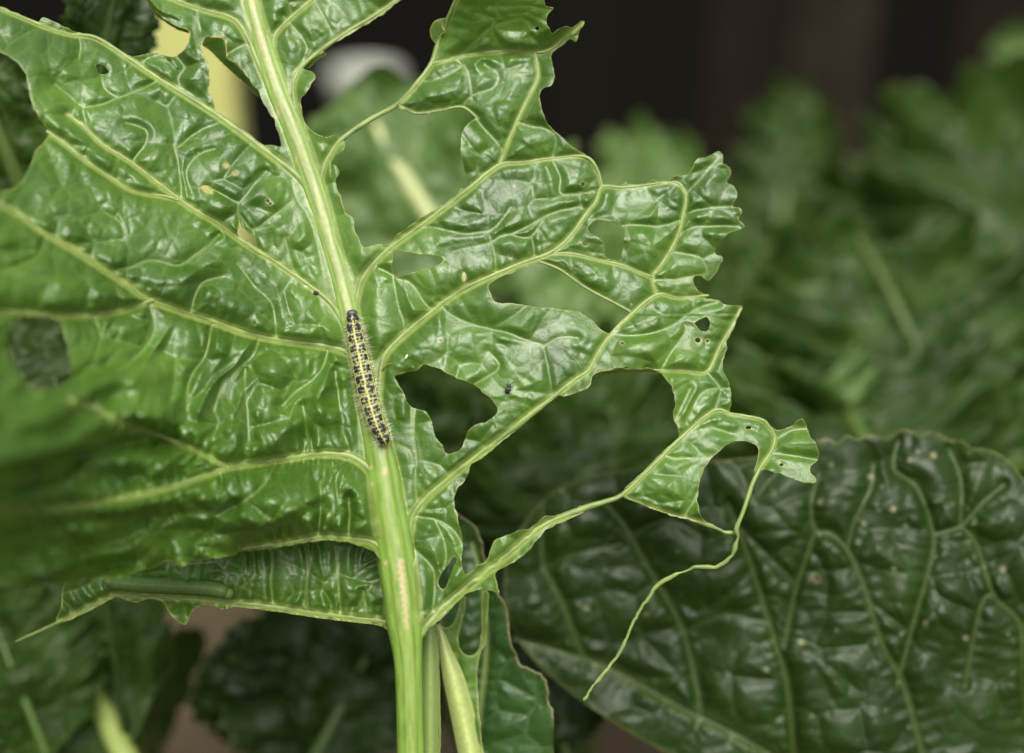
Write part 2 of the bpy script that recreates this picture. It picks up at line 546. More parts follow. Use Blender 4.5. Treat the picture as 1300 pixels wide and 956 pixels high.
def make_leaf(plant, root, base, tip, width, facing=None, arch=0.12, fold=0.25, ruffle=0.05, seed=1, mat=None, prad=0.005,
              nt_=110, nw=40, lobes=0.05, nveins=9, taper=0.85, ribc=(0.085, 0.135, 0.03), label=None, shape=0.75):
    """petiole from root to base, blade from base to tip; facing = direction the blade's upper side looks"""
    root, base, tip = (np.array(v, float) for v in (root, base, tip))
    r = np.random.RandomState(seed)
    axis = tip - base; Lb = np.linalg.norm(axis)
    facing = np.array(facing if facing is not None else (CAM - base), float); facing /= np.linalg.norm(facing)
    ax = axis / Lb
    nrm = facing - ax * (facing @ ax); nrm /= np.linalg.norm(nrm)
    side = np.cross(ax, nrm)
    t0 = (base - root); lp = np.linalg.norm(t0)
    up = np.array([0, 0, 1.0])
    pet = bez(root, root + up * lp * 0.35, base - ax * lp * 0.25, base, 26)
    blade = bez(base, base + ax * Lb * 0.33 + nrm * arch * Lb, base + ax * Lb * 0.7 + nrm * arch * Lb * 0.9, tip, nt_)
    T = np.gradient(blade, axis=0); T /= np.linalg.norm(T, axis=1)[:, None]
    S = np.repeat(side[None], nt_, 0)
    Nn = np.cross(S, T) * 1.0
    Nn *= np.sign((Nn @ nrm))[:, None]
    t = np.linspace(0, 1, nt_)
    wv = np.linspace(-1, 1, nw * 2 + 1)
    W = width * 0.5 * (np.sin(np.pi * np.clip(t, 0, 1) ** shape) ** 0.62 + 0.02)
    TT, WW = np.meshgrid(t, wv, indexing='ij')
    lob = 1 + lobes * np.sin(TT * 2 * np.pi * 11 + r.rand() * 6 + np.sign(WW)) + lobes * 0.8 * np.sin(TT * 2 * np.pi * 23 + r.rand() * 6)
    half = W[:, None] * lob
    off = WW * half
    aw = np.abs(WW)
    sgn = np.where(WW < 0, 0.37, 0.0)
    ph = TT * nveins - aw * 1.1 * (1 - 0.3 * TT) + sgn
    fr = np.abs(ph - np.round(ph))
    vein = np.exp(-(fr / 0.035) ** 2) * np.clip(1.1 - aw, 0, 1)
    br = voronoi(TT * 300 + 40 * vnoise(TT * 300, WW * 120, 60, seed), WW * 110 + 999, 26, seed + 3)
    vein = np.maximum(vein, 0.55 * np.exp(-(br[0] / 1.3) ** 2))
    h = fold * half * (aw ** 1.6) + ruffle * width * aw ** 2 * (np.sin(TT * 2 * np.pi * 4.3 + r.rand() * 6 + 2 * np.sign(WW)) + 0.6 * np.sin(TT * 2 * np.pi * 9.7 + r.rand() * 6 - np.sign(WW)))
    h = h + 0.012 * width * (1 - np.exp(-(fr / 0.18) ** 2)) * np.clip(aw * 4, 0, 1)
    h = h + 0.014 * width * (1 - np.exp(-(br[0] / 6) ** 2)) * (0.5 + br[1])
    h = h + 0.085 * width * fbm(TT * 300, WW * 130, 75, seed + 9, 2)
    V = blade[:, None, :] + S[:, None, :] * off[..., None] + Nn[:, None, :] * h[..., None]
    # chevron: sweep the edges forward a little
    V = V + T[:, None, :] * (aw ** 2 * half * 0.25)[..., None]
    m2 = len(wv)
    gi = np.arange(nt_ * m2).reshape(nt_, m2)
    F = np.stack([gi[:-1, :-1].ravel(), gi[1:, :-1].ravel(), gi[1:, 1:].ravel(), gi[:-1, 1:].ravel()], 1)
    tone = np.clip(0.5 + 0.35 * fbm(TT * 300, WW * 110, 45, seed + 2, 3), 0, 1)
    edge = np.exp(-((1 - aw) / 0.012) ** 2) * 0.7
    spot = np.zeros_like(tone)
    o = mesh_obj('leaf', V.reshape(-1, 3), F, mat or M_BACK, plant,
                 attrs={'vein': (vein * 0.4).ravel(), 'edge': edge.ravel(), 'tone': tone.ravel(), 'spot': spot.ravel()})
    if label: o['label'] = label
    line = np.vstack([pet[:-1], blade[:-3]])
    rr = np.concatenate([np.linspace(prad * 1.5, prad, len(pet) - 1), prad * (1 - taper * np.linspace(0, 1, nt_ - 3))])
    line = line.copy(); line[len(pet) - 1:] += nrm * prad * 0.25
    VV, FF, th, ii = tube_mesh(line, rr, 10)
    mesh_obj('midrib', VV, FF, M_RIB, o, cols=np.tile(np.array(ribc), (len(VV), 1)))
    return o


def plant_at(name, px, depth, label, x=None, y=None):
    q = P(px, 478, depth)
    loc = np.array([q[0] if x is None else x, q[1] if y is None else y, -0.02])
    e = empty(name, loc)
    tag(e, label, 'plant', 'horseradish plants in the bed')
    return e, loc


def gl(loc, k):            # petiole foot near a plant's centre
    a = k * 2.4
    return np.array([loc[0] + 0.03 * math.cos(a), loc[1] + 0.03 * math.sin(a), -0.03])

# ================================================================== the chewed leaf
MID = np.array([(313, -30, 12), (318, 0, 12.5), (332, 50, 13.5), (351, 110, 15), (371, 160, 15.5), (389, 210, 15.5), (406, 260, 14.5), (420, 310, 13.5),
                (432, 350, 13.5), (443, 395, 14), (456, 450, 15), (468, 510, 17), (479, 560, 19), (488, 610, 22), (495, 660, 24), (503, 705, 24.5),
                (510, 750, 24), (514, 790, 23), (518, 830, 18.5), (520, 875, 17), (522, 960, 17)], float)
# secondary veins: (x, y, half width)
VEINS = {
 'L0': [(205, -8, 3), (225, 1, 3.2), (260, 13, 3.6), (290, 21, 4), (304, 31, 4.2), (316, 52, 4.5), (330, 85, 5), (348, 125, 5)],
 'L1': [(400, 255, 5), (380, 226, 5.6), (335, 190, 5.4), (275, 146, 4.8), (200, 99, 4.2), (160, 72, 3.8), (122, 48, 3.4), (92, 44, 3.2), (65, 37, 3), (30, 23, 2.8), (0, 11, 2.6), (-45, -8, 2.5)],
 'L2': [(440, 418, 4), (425, 391, 5), (400, 368, 4.6), (350, 333, 4.3), (310, 308, 4.2), (275, 283, 4.2), (240, 262, 4.4), (200, 232, 4), (165, 205, 3.4), (130, 183, 3), (105, 160, 2.6), (85, 145, 2)],
 'L2b': [(226, 254, 2.4), (212, 250, 2.8), (180, 245, 3), (160, 238, 3), (140, 225, 3), (110, 205, 3), (85, 185, 3), (58, 166, 2.5)],
 'L3': [(448, 455, 4), (437, 446, 5.5), (420, 441, 5.6), (390, 436, 5.4), (350, 431, 5.2), (310, 422, 5.2), (270, 408, 5.2), (240, 398, 5.2), (190, 380, 5.2), (160, 360, 5), (130, 340, 5), (90, 315, 4.6), (50, 292, 4.2), (20, 270, 4), (-45, 240, 4)],
 'L3b': [(194, 381, 3), (160, 393, 3.6), (120, 400, 3.6), (70, 401, 3.4), (30, 398, 3.4), (-45, 394, 3)],
 'L4': [(486, 650, 6), (479, 613, 7.5), (466, 593, 7), (446, 580, 6.2), (420, 576, 5.6), (390, 578, 5.2), (350, 584, 5), (310, 590, 4.8), (287, 594, 4.4), (260, 604, 3.4), (220, 618, 3.2), (180, 628, 3.6), (140, 635, 3.4), (90, 643, 3), (30, 648, 3), (-45, 650, 3)],
 'L4b': [(290, 594, 3), (270, 583, 3.2), (245, 570, 3.2), (210, 556, 3), (180, 545, 3), (150, 533, 3), (120, 520, 2.8), (90, 508, 2.4)],
 'L5': [(495, 730, 6), (487, 703, 6.5), (474, 689, 5.5), (450, 684, 4.8), (410, 681, 4.4), (380, 686, 4.2), (350, 691, 4), (306, 696, 3.4)],
 'L6': [(502, 792, 5), (480, 788, 5.4), (440, 783, 5), (400, 778, 4.6), (360, 772, 4.2), (320, 767, 4), (285, 765, 3.6), (250, 761, 3.2), (210, 759, 3), (170, 757, 3), (143, 757, 3), (110, 772, 3), (70, 792, 2.6), (19, 815, 1.6)],
 'R0': [(405, -8, 3), (395, 1, 3.4), (370, 22, 3.6), (352, 40, 3.6), (347, 55, 3.6), (350, 90, 3.5), (360, 120, 3)],
 'R0b': [(522, -12, 3), (500, 3, 3.2), (475, 20, 3.4), (440, 41, 3.4), (410, 62, 3.4), (390, 78, 3.4), (378, 92, 3.6), (372, 112, 3.8), (375, 140, 4), (382, 170, 3.5)],
 'R1': [(416, 275, 4), (407, 240, 4.5), (410, 215, 4.4), (424, 188, 4.2), (440, 172, 4), (470, 152, 4), (505, 132, 3.8), (530, 105, 3.6), (548, 80, 3.6), (556, 55, 3.4), (568, 25, 3), (585, -15, 3)],
 'R1b': [(547, 81, 2), (570, 76, 2.2), (600, 69, 2.2), (640, 65, 2.2), (679, 67, 2.4), (700, 62, 2.6), (720, 45, 2.8), (740, 27, 3)],
 'R1c': [(679, 67, 2), (682, 82, 2.2), (683, 98, 2.4), (675, 116, 2.6), (665, 135, 2.6), (655, 157, 2.6), (646, 178, 2.8), (634, 209, 3)],
 'R1d': [(507, 134, 2), (522, 142, 2), (535, 144, 2.1), (560, 140, 2.1), (587, 136, 2), (606, 150, 1.8)],
 'R2': [(450, 395, 4), (455, 370, 4.6), (459, 356, 5), (472, 337, 4.8), (495, 315, 4.5), (520, 297, 4.2), (560, 267, 4), (595, 240, 3.8), (633, 210, 3.6), (665, 206, 2.6), (700, 201, 2.4), (742, 199, 2.2), (757, 213, 2.2), (764, 235, 2)],
 'R2b': [(482, 520, 3), (482, 490, 4.6), (484, 465, 5.2), (489, 450, 5.2), (506, 431, 5), (540, 402, 4.8), (580, 372, 4.6), (620, 352, 4.4), (660, 335, 4.2), (700, 320, 3.8), (725, 298, 3.2), (745, 270, 2.8), (757, 255, 2.6), (765, 237, 2.4), (790, 238, 2.2), (820, 235, 2.2), (855, 231, 2.2), (868, 240, 2.2), (871, 252, 2.2), (868, 270, 2.4), (862, 295, 2.4), (850, 320, 2.6), (838, 338, 2.6), (828, 351, 2.6), (834, 375, 2.4)],
 'R2c': [(697, 322, 2.2), (725, 322, 2.2), (760, 330, 2.2), (790, 337, 2.2), (815, 347, 2.2), (829, 352, 2.2)],
 'R3': [(518, 700, 4), (521, 670, 5.6), (525, 652, 6), (542, 631, 5.8), (570, 607, 5.4), (600, 583, 5.2), (650, 545, 5), (700, 505, 4.6), (730, 482, 4), (747, 470, 3.4), (758, 450, 3), (775, 425, 2.8), (800, 400, 2.8), (834, 374, 2.4), (860, 378, 2), (900, 375, 1.8)],
 'R3b': [(822, 469, 1.8), (835, 470, 2), (870, 471, 2.2), (897, 472, 2.4), (913, 442, 2.4), (930, 412, 2.6), (941, 391, 2.4)],
 'R3c': [(684, 332, 1.9), (710, 342, 2), (745, 366, 2), (790, 390, 2), (803, 399, 2)],
 'R4': [(524, 850, 5), (530, 815, 6), (541, 795, 6.2), (558, 776, 6), (600, 740, 5.8), (640, 708, 5.4), (690, 667, 4.8), (740, 646, 4.4), (768, 637, 4), (790, 628, 3.6), (820, 600, 3.2), (860, 560, 3), (905, 522, 2.6), (930, 526, 2.4), (965, 532, 2.4), (976, 541, 2.2), (984, 556, 2.2), (978, 575, 2.6), (965, 594, 3.4), (955, 615, 3.4), (945, 645, 3.2), (935, 672, 3.4), (936, 682, 3.6), (931, 697, 3), (926, 709, 3), (905, 719, 2.8), (872, 724, 2.6), (850, 732, 2.6), (830, 750, 2.6), (810, 780, 2.4), (795, 810, 2.2), (775, 845, 2.2), (757, 866, 2.6), (740, 890, 2)],
 'R4b': [(787, 628, 2.6), (815, 640, 2.8), (850, 652, 2.8), (890, 663, 2.8), (910, 671, 3), (925, 676, 3), (936, 681, 2.6)],
}
TERT = [
 [(106, 137), (90, 125), (68, 108)], [(106, 137), (108, 160)], [(106, 137), (128, 134), (150, 125), (175, 115), (195, 104)],
 [(220, 188), (250, 170), (280, 152)], [(220, 183), (226, 210), (229, 250)], [(303, 257), (285, 250), (262, 240)], [(303, 257), (320, 240), (338, 217)],
 [(303, 257), (304, 285)], [(305, 272), (322, 290), (345, 275), (370, 255)], [(322, 290), (330, 320)], [(360, 300), (367, 330), (375, 350), (388, 364)],
 [(370, 228), (378, 255), (390, 272), (400, 300), (409, 345), (416, 382)], [(245, 245), (238, 215), (250, 200), (272, 190)],
 [(100, 75), (103, 60), (98, 45)], [(130, 92), (133, 110), (150, 125)], [(160, 155), (185, 165), (186, 185), (170, 205)],
 [(415, 445), (410, 465), (395, 485), (372, 502), (358, 515)], [(428, 470), (430, 520), (440, 555), (448, 578)], [(382, 515), (388, 550), (395, 575)],
 [(452, 530), (458, 585)], [(312, 470), (313, 520), (315, 560)], [(270, 412), (262, 450), (240, 480), (235, 520)], [(330, 430), (318, 455), (285, 480), (270, 520)],
 [(405, 610), (405, 650), (403, 680)], [(443, 632), (443, 682)], [(345, 700), (345, 768)], [(430, 715), (434, 780)], [(460, 750), (467, 785)], [(395, 700), (390, 740), (392, 775)],
 [(350, 590), (330, 620), (300, 640)], [(190, 385), (195, 420), (180, 450), (150, 470)], [(120, 405), (125, 440), (110, 470)], [(60, 300), (40, 330), (0, 345)],
 [(150, 345), (190, 330), (230, 335), (280, 300)], [(300, 335), (320, 360), (345, 385), (350, 425)], [(240, 395), (255, 360), (280, 350)],
 [(585, 136), (600, 122), (628, 112), (632, 95), (615, 82)], [(587, 137), (612, 160), (640, 192)], [(575, 74), (592, 85), (598, 100), (600, 122)],
 [(528, 108), (560, 100), (592, 85)], [(655, 155), (690, 165), (705, 175), (700, 200)], [(640, 66), (625, 40), (627, 25), (605, 15)], [(627, 32), (660, 25), (680, 35)], [(620, 7), (660, 9), (700, 10)],
 [(590, 65), (610, 45), (627, 32)], [(480, 340), (505, 352), (520, 358), (535, 380), (548, 392)], [(500, 352), (503, 380), (512, 410), (510, 428)],
 [(510, 300), (540, 290), (575, 295), (620, 296), (640, 280), (650, 265)], [(575, 320), (620, 310), (640, 297), (675, 298), (690, 275)], [(620, 297), (630, 330), (632, 345)], [(675, 300), (678, 325)],
 [(560, 385), (580, 405), (615, 415), (650, 425), (690, 437)], [(600, 490), (625, 475), (633, 462), (620, 448)], [(690, 440), (697, 470), (702, 498)], [(690, 440), (710, 430), (735, 430)],
 [(633, 300), (660, 290), (700, 270), (735, 262)], [(700, 202), (712, 225), (715, 245), (752, 240)], [(774, 425), (800, 427), (830, 422), (858, 410), (885, 393), (910, 385)],
 [(840, 468), (855, 445), (872, 420), (870, 412)], [(775, 290), (800, 285), (840, 288), (866, 280)], [(870, 250), (890, 225), (912, 200)], [(868, 275), (900, 262), (930, 262)], [(862, 298), (895, 286), (938, 287)],
 [(850, 318), (880, 322), (893, 330), (890, 350), (832, 355)], [(893, 330), (912, 320)], [(870, 535), (890, 500), (912, 493), (926, 494)], [(905, 522), (910, 505), (913, 493), (897, 473)],
 [(855, 535), (868, 510), (875, 495)], [(835, 575), (870, 583), (905, 580)], [(880, 550), (900, 545), (930, 550)], [(985, 555), (1005, 545), (1022, 545)], [(978, 576), (1000, 578), (1035, 583)], [(870, 655), (885, 625)],
 [(505, 565), (520, 572), (525, 590)], [(530, 500), (525, 540), (528, 600), (530, 640)], [(520, 475), (522, 520), (524, 560)], [(525, 655), (553, 660), (575, 672), (586, 690)], [(525, 695), (548, 718), (552, 740), (550, 775)], [(553, 662), (565, 690), (562, 720)],
 [(415, 300), (440, 330), (450, 350)], [(425, 210), (430, 240)], [(360, 20), (390, 60), (372, 92)], [(400, 5), (420, 40)], [(250, 12), (255, 40)], [(290, 70), (310, 60), (318, 55)], [(225, 72), (235, 85), (228, 100), (248, 125)],
]

OUTER = [(186, -30), (186, 0), (193, 9), (206, 22), (222, 32), (238, 39), (240, 50), (233, 63), (222, 71), (212, 72), (196, 66), (182, 70), (162, 71), (150, 64), (136, 54), (122, 46), (110, 43), (92, 39), (76, 31),
         (55, 22), (47, 29), (30, 20), (12, 13), (0, 8), (-40, -8), (-55, 20), (-45, 52), (0, 66), (20, 78), (32, 92), (36, 110), (40, 130), (50, 150), (61, 166), (57, 180), (46, 192), (36, 215), (26, 232), (8, 242), (-50, 250),
         (-58, 400), (-58, 600), (-55, 745), (0, 741), (40, 743), (80, 742), (110, 739), (130, 735), (155, 736), (172, 726), (198, 719), (212, 712), (230, 718), (248, 711), (264, 709), (288, 707), (298, 704), (308, 699),
         (350, 695), (380, 690), (412, 686), (450, 690), (478, 705), (500, 740), (510, 800), (530, 815),
         (537, 801), (548, 795), (560, 786), (575, 770), (592, 754), (606, 749), (622, 749), (634, 753), (630, 740), (629, 728), (636, 722), (655, 712), (670, 700), (690, 676), (697, 671), (720, 660), (742, 649),
         (738, 642), (725, 650), (703, 655), (691, 655), (682, 664), (671, 671), (655, 675), (636, 683), (626, 689), (618, 711), (606, 718), (597, 727), (589, 728), (586, 715), (587, 690), (583, 665), (578, 645), (577, 634), (580, 622), (590, 610), (595, 600), (597, 590),
         (610, 582), (622, 574), (629, 568), (640, 558), (662, 541), (690, 516), (708, 503), (716, 503), (728, 500), (745, 493), (750, 488), (752, 478), (758, 473), (775, 469), (790, 466), (808, 469), (825, 466), (835, 471), (844, 480), (853, 494), (857, 510), (855, 529), (860, 545), (862, 555),
         (845, 570), (818, 597), (790, 625), (800, 634), (820, 643), (850, 654), (870, 659), (890, 664), (898, 665), (890, 655), (887, 645), (886, 630), (890, 605), (900, 587), (915, 571), (928, 562), (942, 560), (955, 563), (963, 570), (961, 585), (957, 600),
         (966, 597), (982, 599), (1000, 605), (1018, 612), (1036, 612), (1030, 600), (1030, 591), (1038, 585), (1040, 574), (1037, 564), (1030, 555), (1024, 541), (1019, 532), (1009, 536), (996, 545), (984, 545), (974, 537), (965, 530), (940, 525), (926, 523),
         (929, 510), (927, 492), (920, 476), (917, 465), (919, 454), (923, 441), (921, 434), (926, 427), (934, 410), (943, 391), (937, 387), (920, 387), (912, 381), (903, 380), (893, 379), (901, 375), (893, 373), (885, 367), (880, 358), (881, 351), (890, 350), (899, 357), (906, 350), (914, 340), (917, 326), (910, 324), (908, 314), (914, 306), (926, 296), (940, 291), (946, 287), (938, 279), (942, 269), (938, 264), (931, 262), (933, 255), (936, 245), (930, 236), (922, 232), (929, 219), (925, 211), (917, 207), (919, 197), (912, 192), (900, 198), (887, 201), (880, 210), (872, 222), (858, 223), (850, 228), (837, 231), (830, 228), (820, 233), (801, 235), (795, 230), (788, 236), (770, 236), (765, 233), (762, 221), (757, 211), (746, 201), (743, 196), (735, 192), (722, 183), (712, 172), (700, 163), (692, 150), (687, 135), (685, 121), (690, 112), (700, 108), (704, 97), (701, 80), (700, 68), (715, 57), (723, 50), (731, 53), (736, 40), (742, 27), (737, 26), (727, 35), (720, 33), (711, 36), (701, 42), (697, 37), (694, 25), (697, 16), (703, 10), (695, 8), (692, 2), (690, -30),
         (592, -30), (583, -5), (570, 22), (558, 52), (549, 80), (531, 107), (506, 134), (524, 142), (535, 145), (560, 141), (586, 137), (603, 149), (596, 155), (588, 165), (585, 180), (586, 200), (590, 215), (594, 225), (598, 235), (591, 240), (585, 240), (578, 249), (565, 258), (545, 270), (530, 280), (515, 291), (505, 297), (497, 308), (488, 310), (472, 311), (461, 314), (455, 303), (450, 290), (448, 277), (440, 272), (436, 264), (433, 250), (428, 240), (427, 228), (431, 218), (424, 207), (425, 199), (437, 189), (436, 177), (425, 172), (415, 174), (405, 172), (396, 165), (387, 155), (383, 140), (381, 128), (388, 118), (396, 107), (400, 98), (394, 90), (383, 86), (388, 79), (396, 71), (408, 68), (416, 60), (440, 46), (475, 25), (505, 2), (530, -30)]
VOIDS = [
 # gap left of the midrib at the top
 [(262, 47), (274, 46), (284, 48), (288, 62), (288, 73), (298, 79), (306, 86), (315, 100), (328, 117), (332, 126), (342, 142), (350, 158), (355, 176), (357, 187), (345, 184), (333, 183), (318, 172), (300, 160), (278, 144), (272, 136), (271, 129), (266, 115), (266, 98), (264, 82), (258, 70), (254, 58)],
 [(15, 404), (40, 402), (70, 405), (80, 418), (86, 440), (91, 465), (87, 482), (68, 492), (45, 496), (25, 478), (10, 450), (8, 425)],
 [(502, 478), (515, 473), (530, 470), (537, 463), (550, 465), (565, 472), (580, 480), (600, 488), (615, 500), (628, 512), (632, 521), (625, 530), (615, 536), (602, 540), (593, 550), (588, 565), (580, 574), (568, 576), (564, 573), (562, 565), (552, 553), (548, 535), (540, 523), (525, 518), (517, 510), (508, 490)],
 [(499, 317), (508, 318), (520, 321), (540, 323), (555, 325), (563, 328), (560, 334), (545, 340), (525, 345), (512, 350), (500, 350), (498, 340), (499, 328)],
 [(620, 362), (625, 358), (640, 350), (665, 340), (685, 333), (695, 334), (710, 343), (728, 355), (745, 367), (760, 373), (785, 387), (801, 397), (792, 405), (777, 422), (768, 421), (758, 414), (748, 404), (735, 396), (720, 394), (690, 390), (660, 386), (632, 384), (623, 374)],
 [(746, 289), (752, 283), (762, 279), (775, 281), (785, 283), (792, 290), (793, 300), (790, 318), (788, 331), (780, 330), (770, 327), (768, 318), (766, 307), (757, 301), (748, 296)],
 [(556, 740), (562, 726), (570, 715), (576, 707), (580, 711), (574, 724), (567, 743), (562, 748)],
 [(882, 410), (890, 405), (897, 403), (901, 410), (898, 420), (890, 420), (885, 415)],
 [(301, 292), (304, 282), (310, 290), (318, 298), (325, 310), (329, 321), (321, 317), (312, 308), (303, 302)],
 [(254, 237), (262, 235), (268, 240), (270, 246), (262, 245), (257, 241)],
 [(122, 83), (128, 82), (138, 90), (134, 94), (126, 93)],
]
for (cx, cy, rx, ry) in [(743, 309, 3.6, 3.4), (589, 351, 2.6, 6), (287, 210, 3.8, 3), (298, 220, 3.2, 2.4), (340, 255, 2.2, 2), (343, 259, 1.8, 1.8), (559, 432, 1.8, 1.8), (886, 432, 3.6, 3.2), (898, 433, 1.8, 2), (790, 436, 1.8, 1.8), (682, 36, 2.6, 2.6), (950, 543, 4, 2), (992, 590, 3, 2), (740, 234, 2.6, 2.8), (648, 325, 2.0, 1.6)]:
    VOIDS.append([(cx + rx * math.cos(k * math.pi / 4), cy + ry * math.sin(k * math.pi / 4)) for k in range(8)])

mid_c = catmull(MID, 6)


def midx(y):
    return np.interp(y, mid_c[:, 1], mid_c[:, 0])


def zbase_upper(X, Y):
    """large shape of the blade, in px towards the camera"""
    u = midx(Y) - X
    k = np.interp(Y, [-30, 60, 300, 450, 560, 740], [0.62, 0.74, 1.0, 1.1, 1.3, 1.25])
    ul = np.maximum(u, 0)
    z = np.where(u > 0, 0.00135 * ul ** 2 * k, 0)
    # lower left margin rolls under
    z = z - sstep(600, 760, Y) * sstep(60, 260, u) * 110
    # a rolled lobe overhangs a dark crease, then a second, shallower one
    z = z + 78 * sstep(11, -11, Y - (592 - 0.20 * X)) * sstep(270, 90, X) * sstep(430, 520, Y)
    z = z - 30 * gauss(X, Y, 150, 560, 70, 16)
    z = z + 44 * sstep(10, -10, Y - (668 - 0.10 * X)) * sstep(330, 180, X) * sstep(600, 640, Y)
    z = z + 26 * sstep(8, -10, Y - (640 + 0.55 * (400 - X))) * sstep(440, 390, X) * sstep(285, 320, X) * sstep(590, 640, Y)
    z = z + 0.12 * (Y - 430)
    z = z + 15 * np.sin((Y + 0.28 * X) / 52.0 * 2 * np.pi + 2.2 * vnoise(X, Y, 80, 83)) * sstep(290, 130, X) * sstep(420, 480, Y)
    # right half: gentle, top lobe leans over towards the camera
    v = np.maximum(-u, 0)
    z = z - 0.03 * v + 12 * np.sin(v / 150.0) * sstep(40, 200, v)
    z = z + np.maximum(68 - Y, 0) * 0.85 * sstep(545, 590, X)
    z = z + (Y - 280) * -0.10 * sstep(760, 860, X) * (Y < 400)
    z = z + 10 * fbm(X, Y, 210, 71, 2)
    return z


def relief(g, amp, seed, dsec, ssec, dall, pucker=None):
    X, Y = g.X, g.Y
    wx = 10 * fbm(X, Y, 70, seed + 1, 1); wy = 10 * fbm(X, Y, 70, seed + 2, 1)
    e1, r1 = voronoi(X + wx, (Y + wy) * 1.15, 52, seed + 3)
    e2, r2 = voronoi(X + wx, Y + wy, 21, seed + 4)
    h = 6.5 * (1 - np.exp(-(dsec / 24.0)))
    h = h + 7.5 * (1 - np.exp(-(dall / 13.0) ** 1.2)) * (0.8 + 0.5 * fbm(X, Y, 90, seed + 5, 1))
    h = h + 10.0 * (1 - np.exp(-(e1 / 13.0) ** 1.25)) * (r1 * 1.3 - 0.15) * sstep(0, 12, dall)
    h = h + 1.6 * (1 - np.exp(-(e2 / 4.0) ** 1.4)) * (r2 * 1.2 - 0.1) * sstep(0, 7, dall)
    h = h + 9.0 * fbm(X, Y, 70, seed + 6, 2, 0.4) * sstep(0, 26, dall)
    if pucker is None: pucker = 1.0
    ph = ssec / 18.0 * 2 * np.pi + 3.2 * vnoise(X, Y, 35, seed + 8)
    h = h + pucker * 4.2 * np.sin(ph) * np.exp(-dsec / 22.0) * sstep(0, 9, dsec)
    return h * amp, e1, e2


def build_fields(g, vein_paths, tert, R=70):
    ds = np.full(g.X.shape, float(R)); ss = np.zeros(g.X.shape); vw = np.full(g.X.shape, 99.0)
    for i, p in enumerate(vein_paths):
        S0 = ss.copy(); D1 = g.dist(p, R, D=ds.copy(), S=S0, W=vw, hw=p[:, 2])
        m = D1 < ds
        ss = np.where(m, S0 + i * 37.0, ss); ds = D1
    dt = np.full(g.X.shape, 40.0)
    for p in tert: dt = g.dist(p, 40, D=dt)
    return ds, ss, vw, dt


STEP = 1.5
g = Grid(-58, -30, 1046, 822, STEP)
vein_c = {k: catmull(v, 5) for k, v in VEINS.items()}
tert_c = []
for k_, t_ in enumerate(TERT):
    c_ = catmull(t_, 4)
    tert_c.append(c_ + np.stack([2.6 * fbm(c_[:, 0], c_[:, 1], 26, 900 + k_, 1), 2.6 * fbm(c_[:, 0], c_[:, 1], 26, 990 + k_, 1)], 1))
paths = list(vein_c.values()) + [mid_c]
ds, ss, vw, dt = build_fields(g, paths, tert_c)
dall = np.minimum(ds, dt)
leftw = sstep(-20, 60, midx(g.Y) - g.X)
amp = 1.0 + 0.3 * leftw + 0.5 * leftw * sstep(330, 480, g.Y) + 0.6 * leftw * sstep(590, 650, g.Y)
puck = 0.25 + 0.7 * leftw * sstep(420, 560, g.Y)
dmid = g.dist(mid_c, 60.0)
puck = puck * sstep(22, 45, dmid)
H, e1, e2 = relief(g, amp, 11, ds, ss, dall, puck)
H = H * (0.25 + 0.75 * sstep(8, 34, dmid))
ac = g.X * 0.8 + g.Y * 0.6 + 10 * fbm(g.X, g.Y, 60, 501, 2); al_ = -g.X * 0.6 + g.Y * 0.8
fold_ = 1 - 2 * np.abs(vnoise(ac, al_ * 0.3, 30, 502))
H = H + 15.0 * fbm(g.X, g.Y * 1.25, 95, 507, 2, 0.4) * leftw * sstep(0, 40, ds) * sstep(30, 90, dmid)
H = H + 13.0 * fold_ * leftw * sstep(395, 450, g.Y) * sstep(640, 590, g.Y) * sstep(0, 22, ds) * sstep(20, 70, dmid)
f = g.sdf(rough_poly(OUTER, 3, 0.8, 2.6))
for i, v in enumerate(VOIDS):
    big = len(v) > 8
    f = np.minimum(f, -g.sdf(rough_poly(v, 20 + i, 0.85 if big else 0.2, 2.6 if big else 1.0)))
H = H + 13.0 * np.sin(g.X / 8.5 + 2.5 * vnoise(g.X, g.Y, 30, 61)) * np.exp(-np.maximum(f, 0) / 22.0) * sstep(640, 690, g.Y) * (g.X < 310)
# cut margins curl slightly
H = H - 3.0 * np.exp(-np.maximum(f, 0) / 5.0) * (0.4 + vnoise(g.X, g.Y, 26, 5))
Z = zbase_upper(g.X, g.Y) + H
depth_u = D0 - Z * PXM
tone = np.clip(0.50 + 0.42 * fbm(g.X, g.Y, 110, 31, 3) - 0.22 * np.exp(-dall / 4.0) * 0 + 0.12 * fbm(g.X, g.Y, 22, 33, 2), 0, 1)
nf = 0.5 + 0.5 * fbm(g.X, g.Y, 40, 35, 2)
veinA = np.maximum(0.9 * np.exp(-(np.maximum(vw, 0) / 1.2) ** 2), 0.58 * np.exp(-(dt / 1.25) ** 2) * np.clip(0.45 + 0.9 * nf, 0, 1))
veinA = np.maximum(veinA, 0.24 * np.exp(-(e1 / 1.2) ** 2) * np.clip(nf * 1.5, 0.1, 1))
veinA = np.maximum(veinA, 0.15 * np.exp(-(e2 / 1.1) ** 2) * np.clip(nf * 1.4, 0, 1))
veinA = np.maximum(veinA, 0.2 * np.exp(-ds / 4.0))
edgeA = 0.9 * np.exp(-(np.maximum(f, 0) / 1.3) ** 2) * np.clip(0.65 + 0.6 * fbm(g.X, g.Y, 18, 37, 2), 0.15, 1)
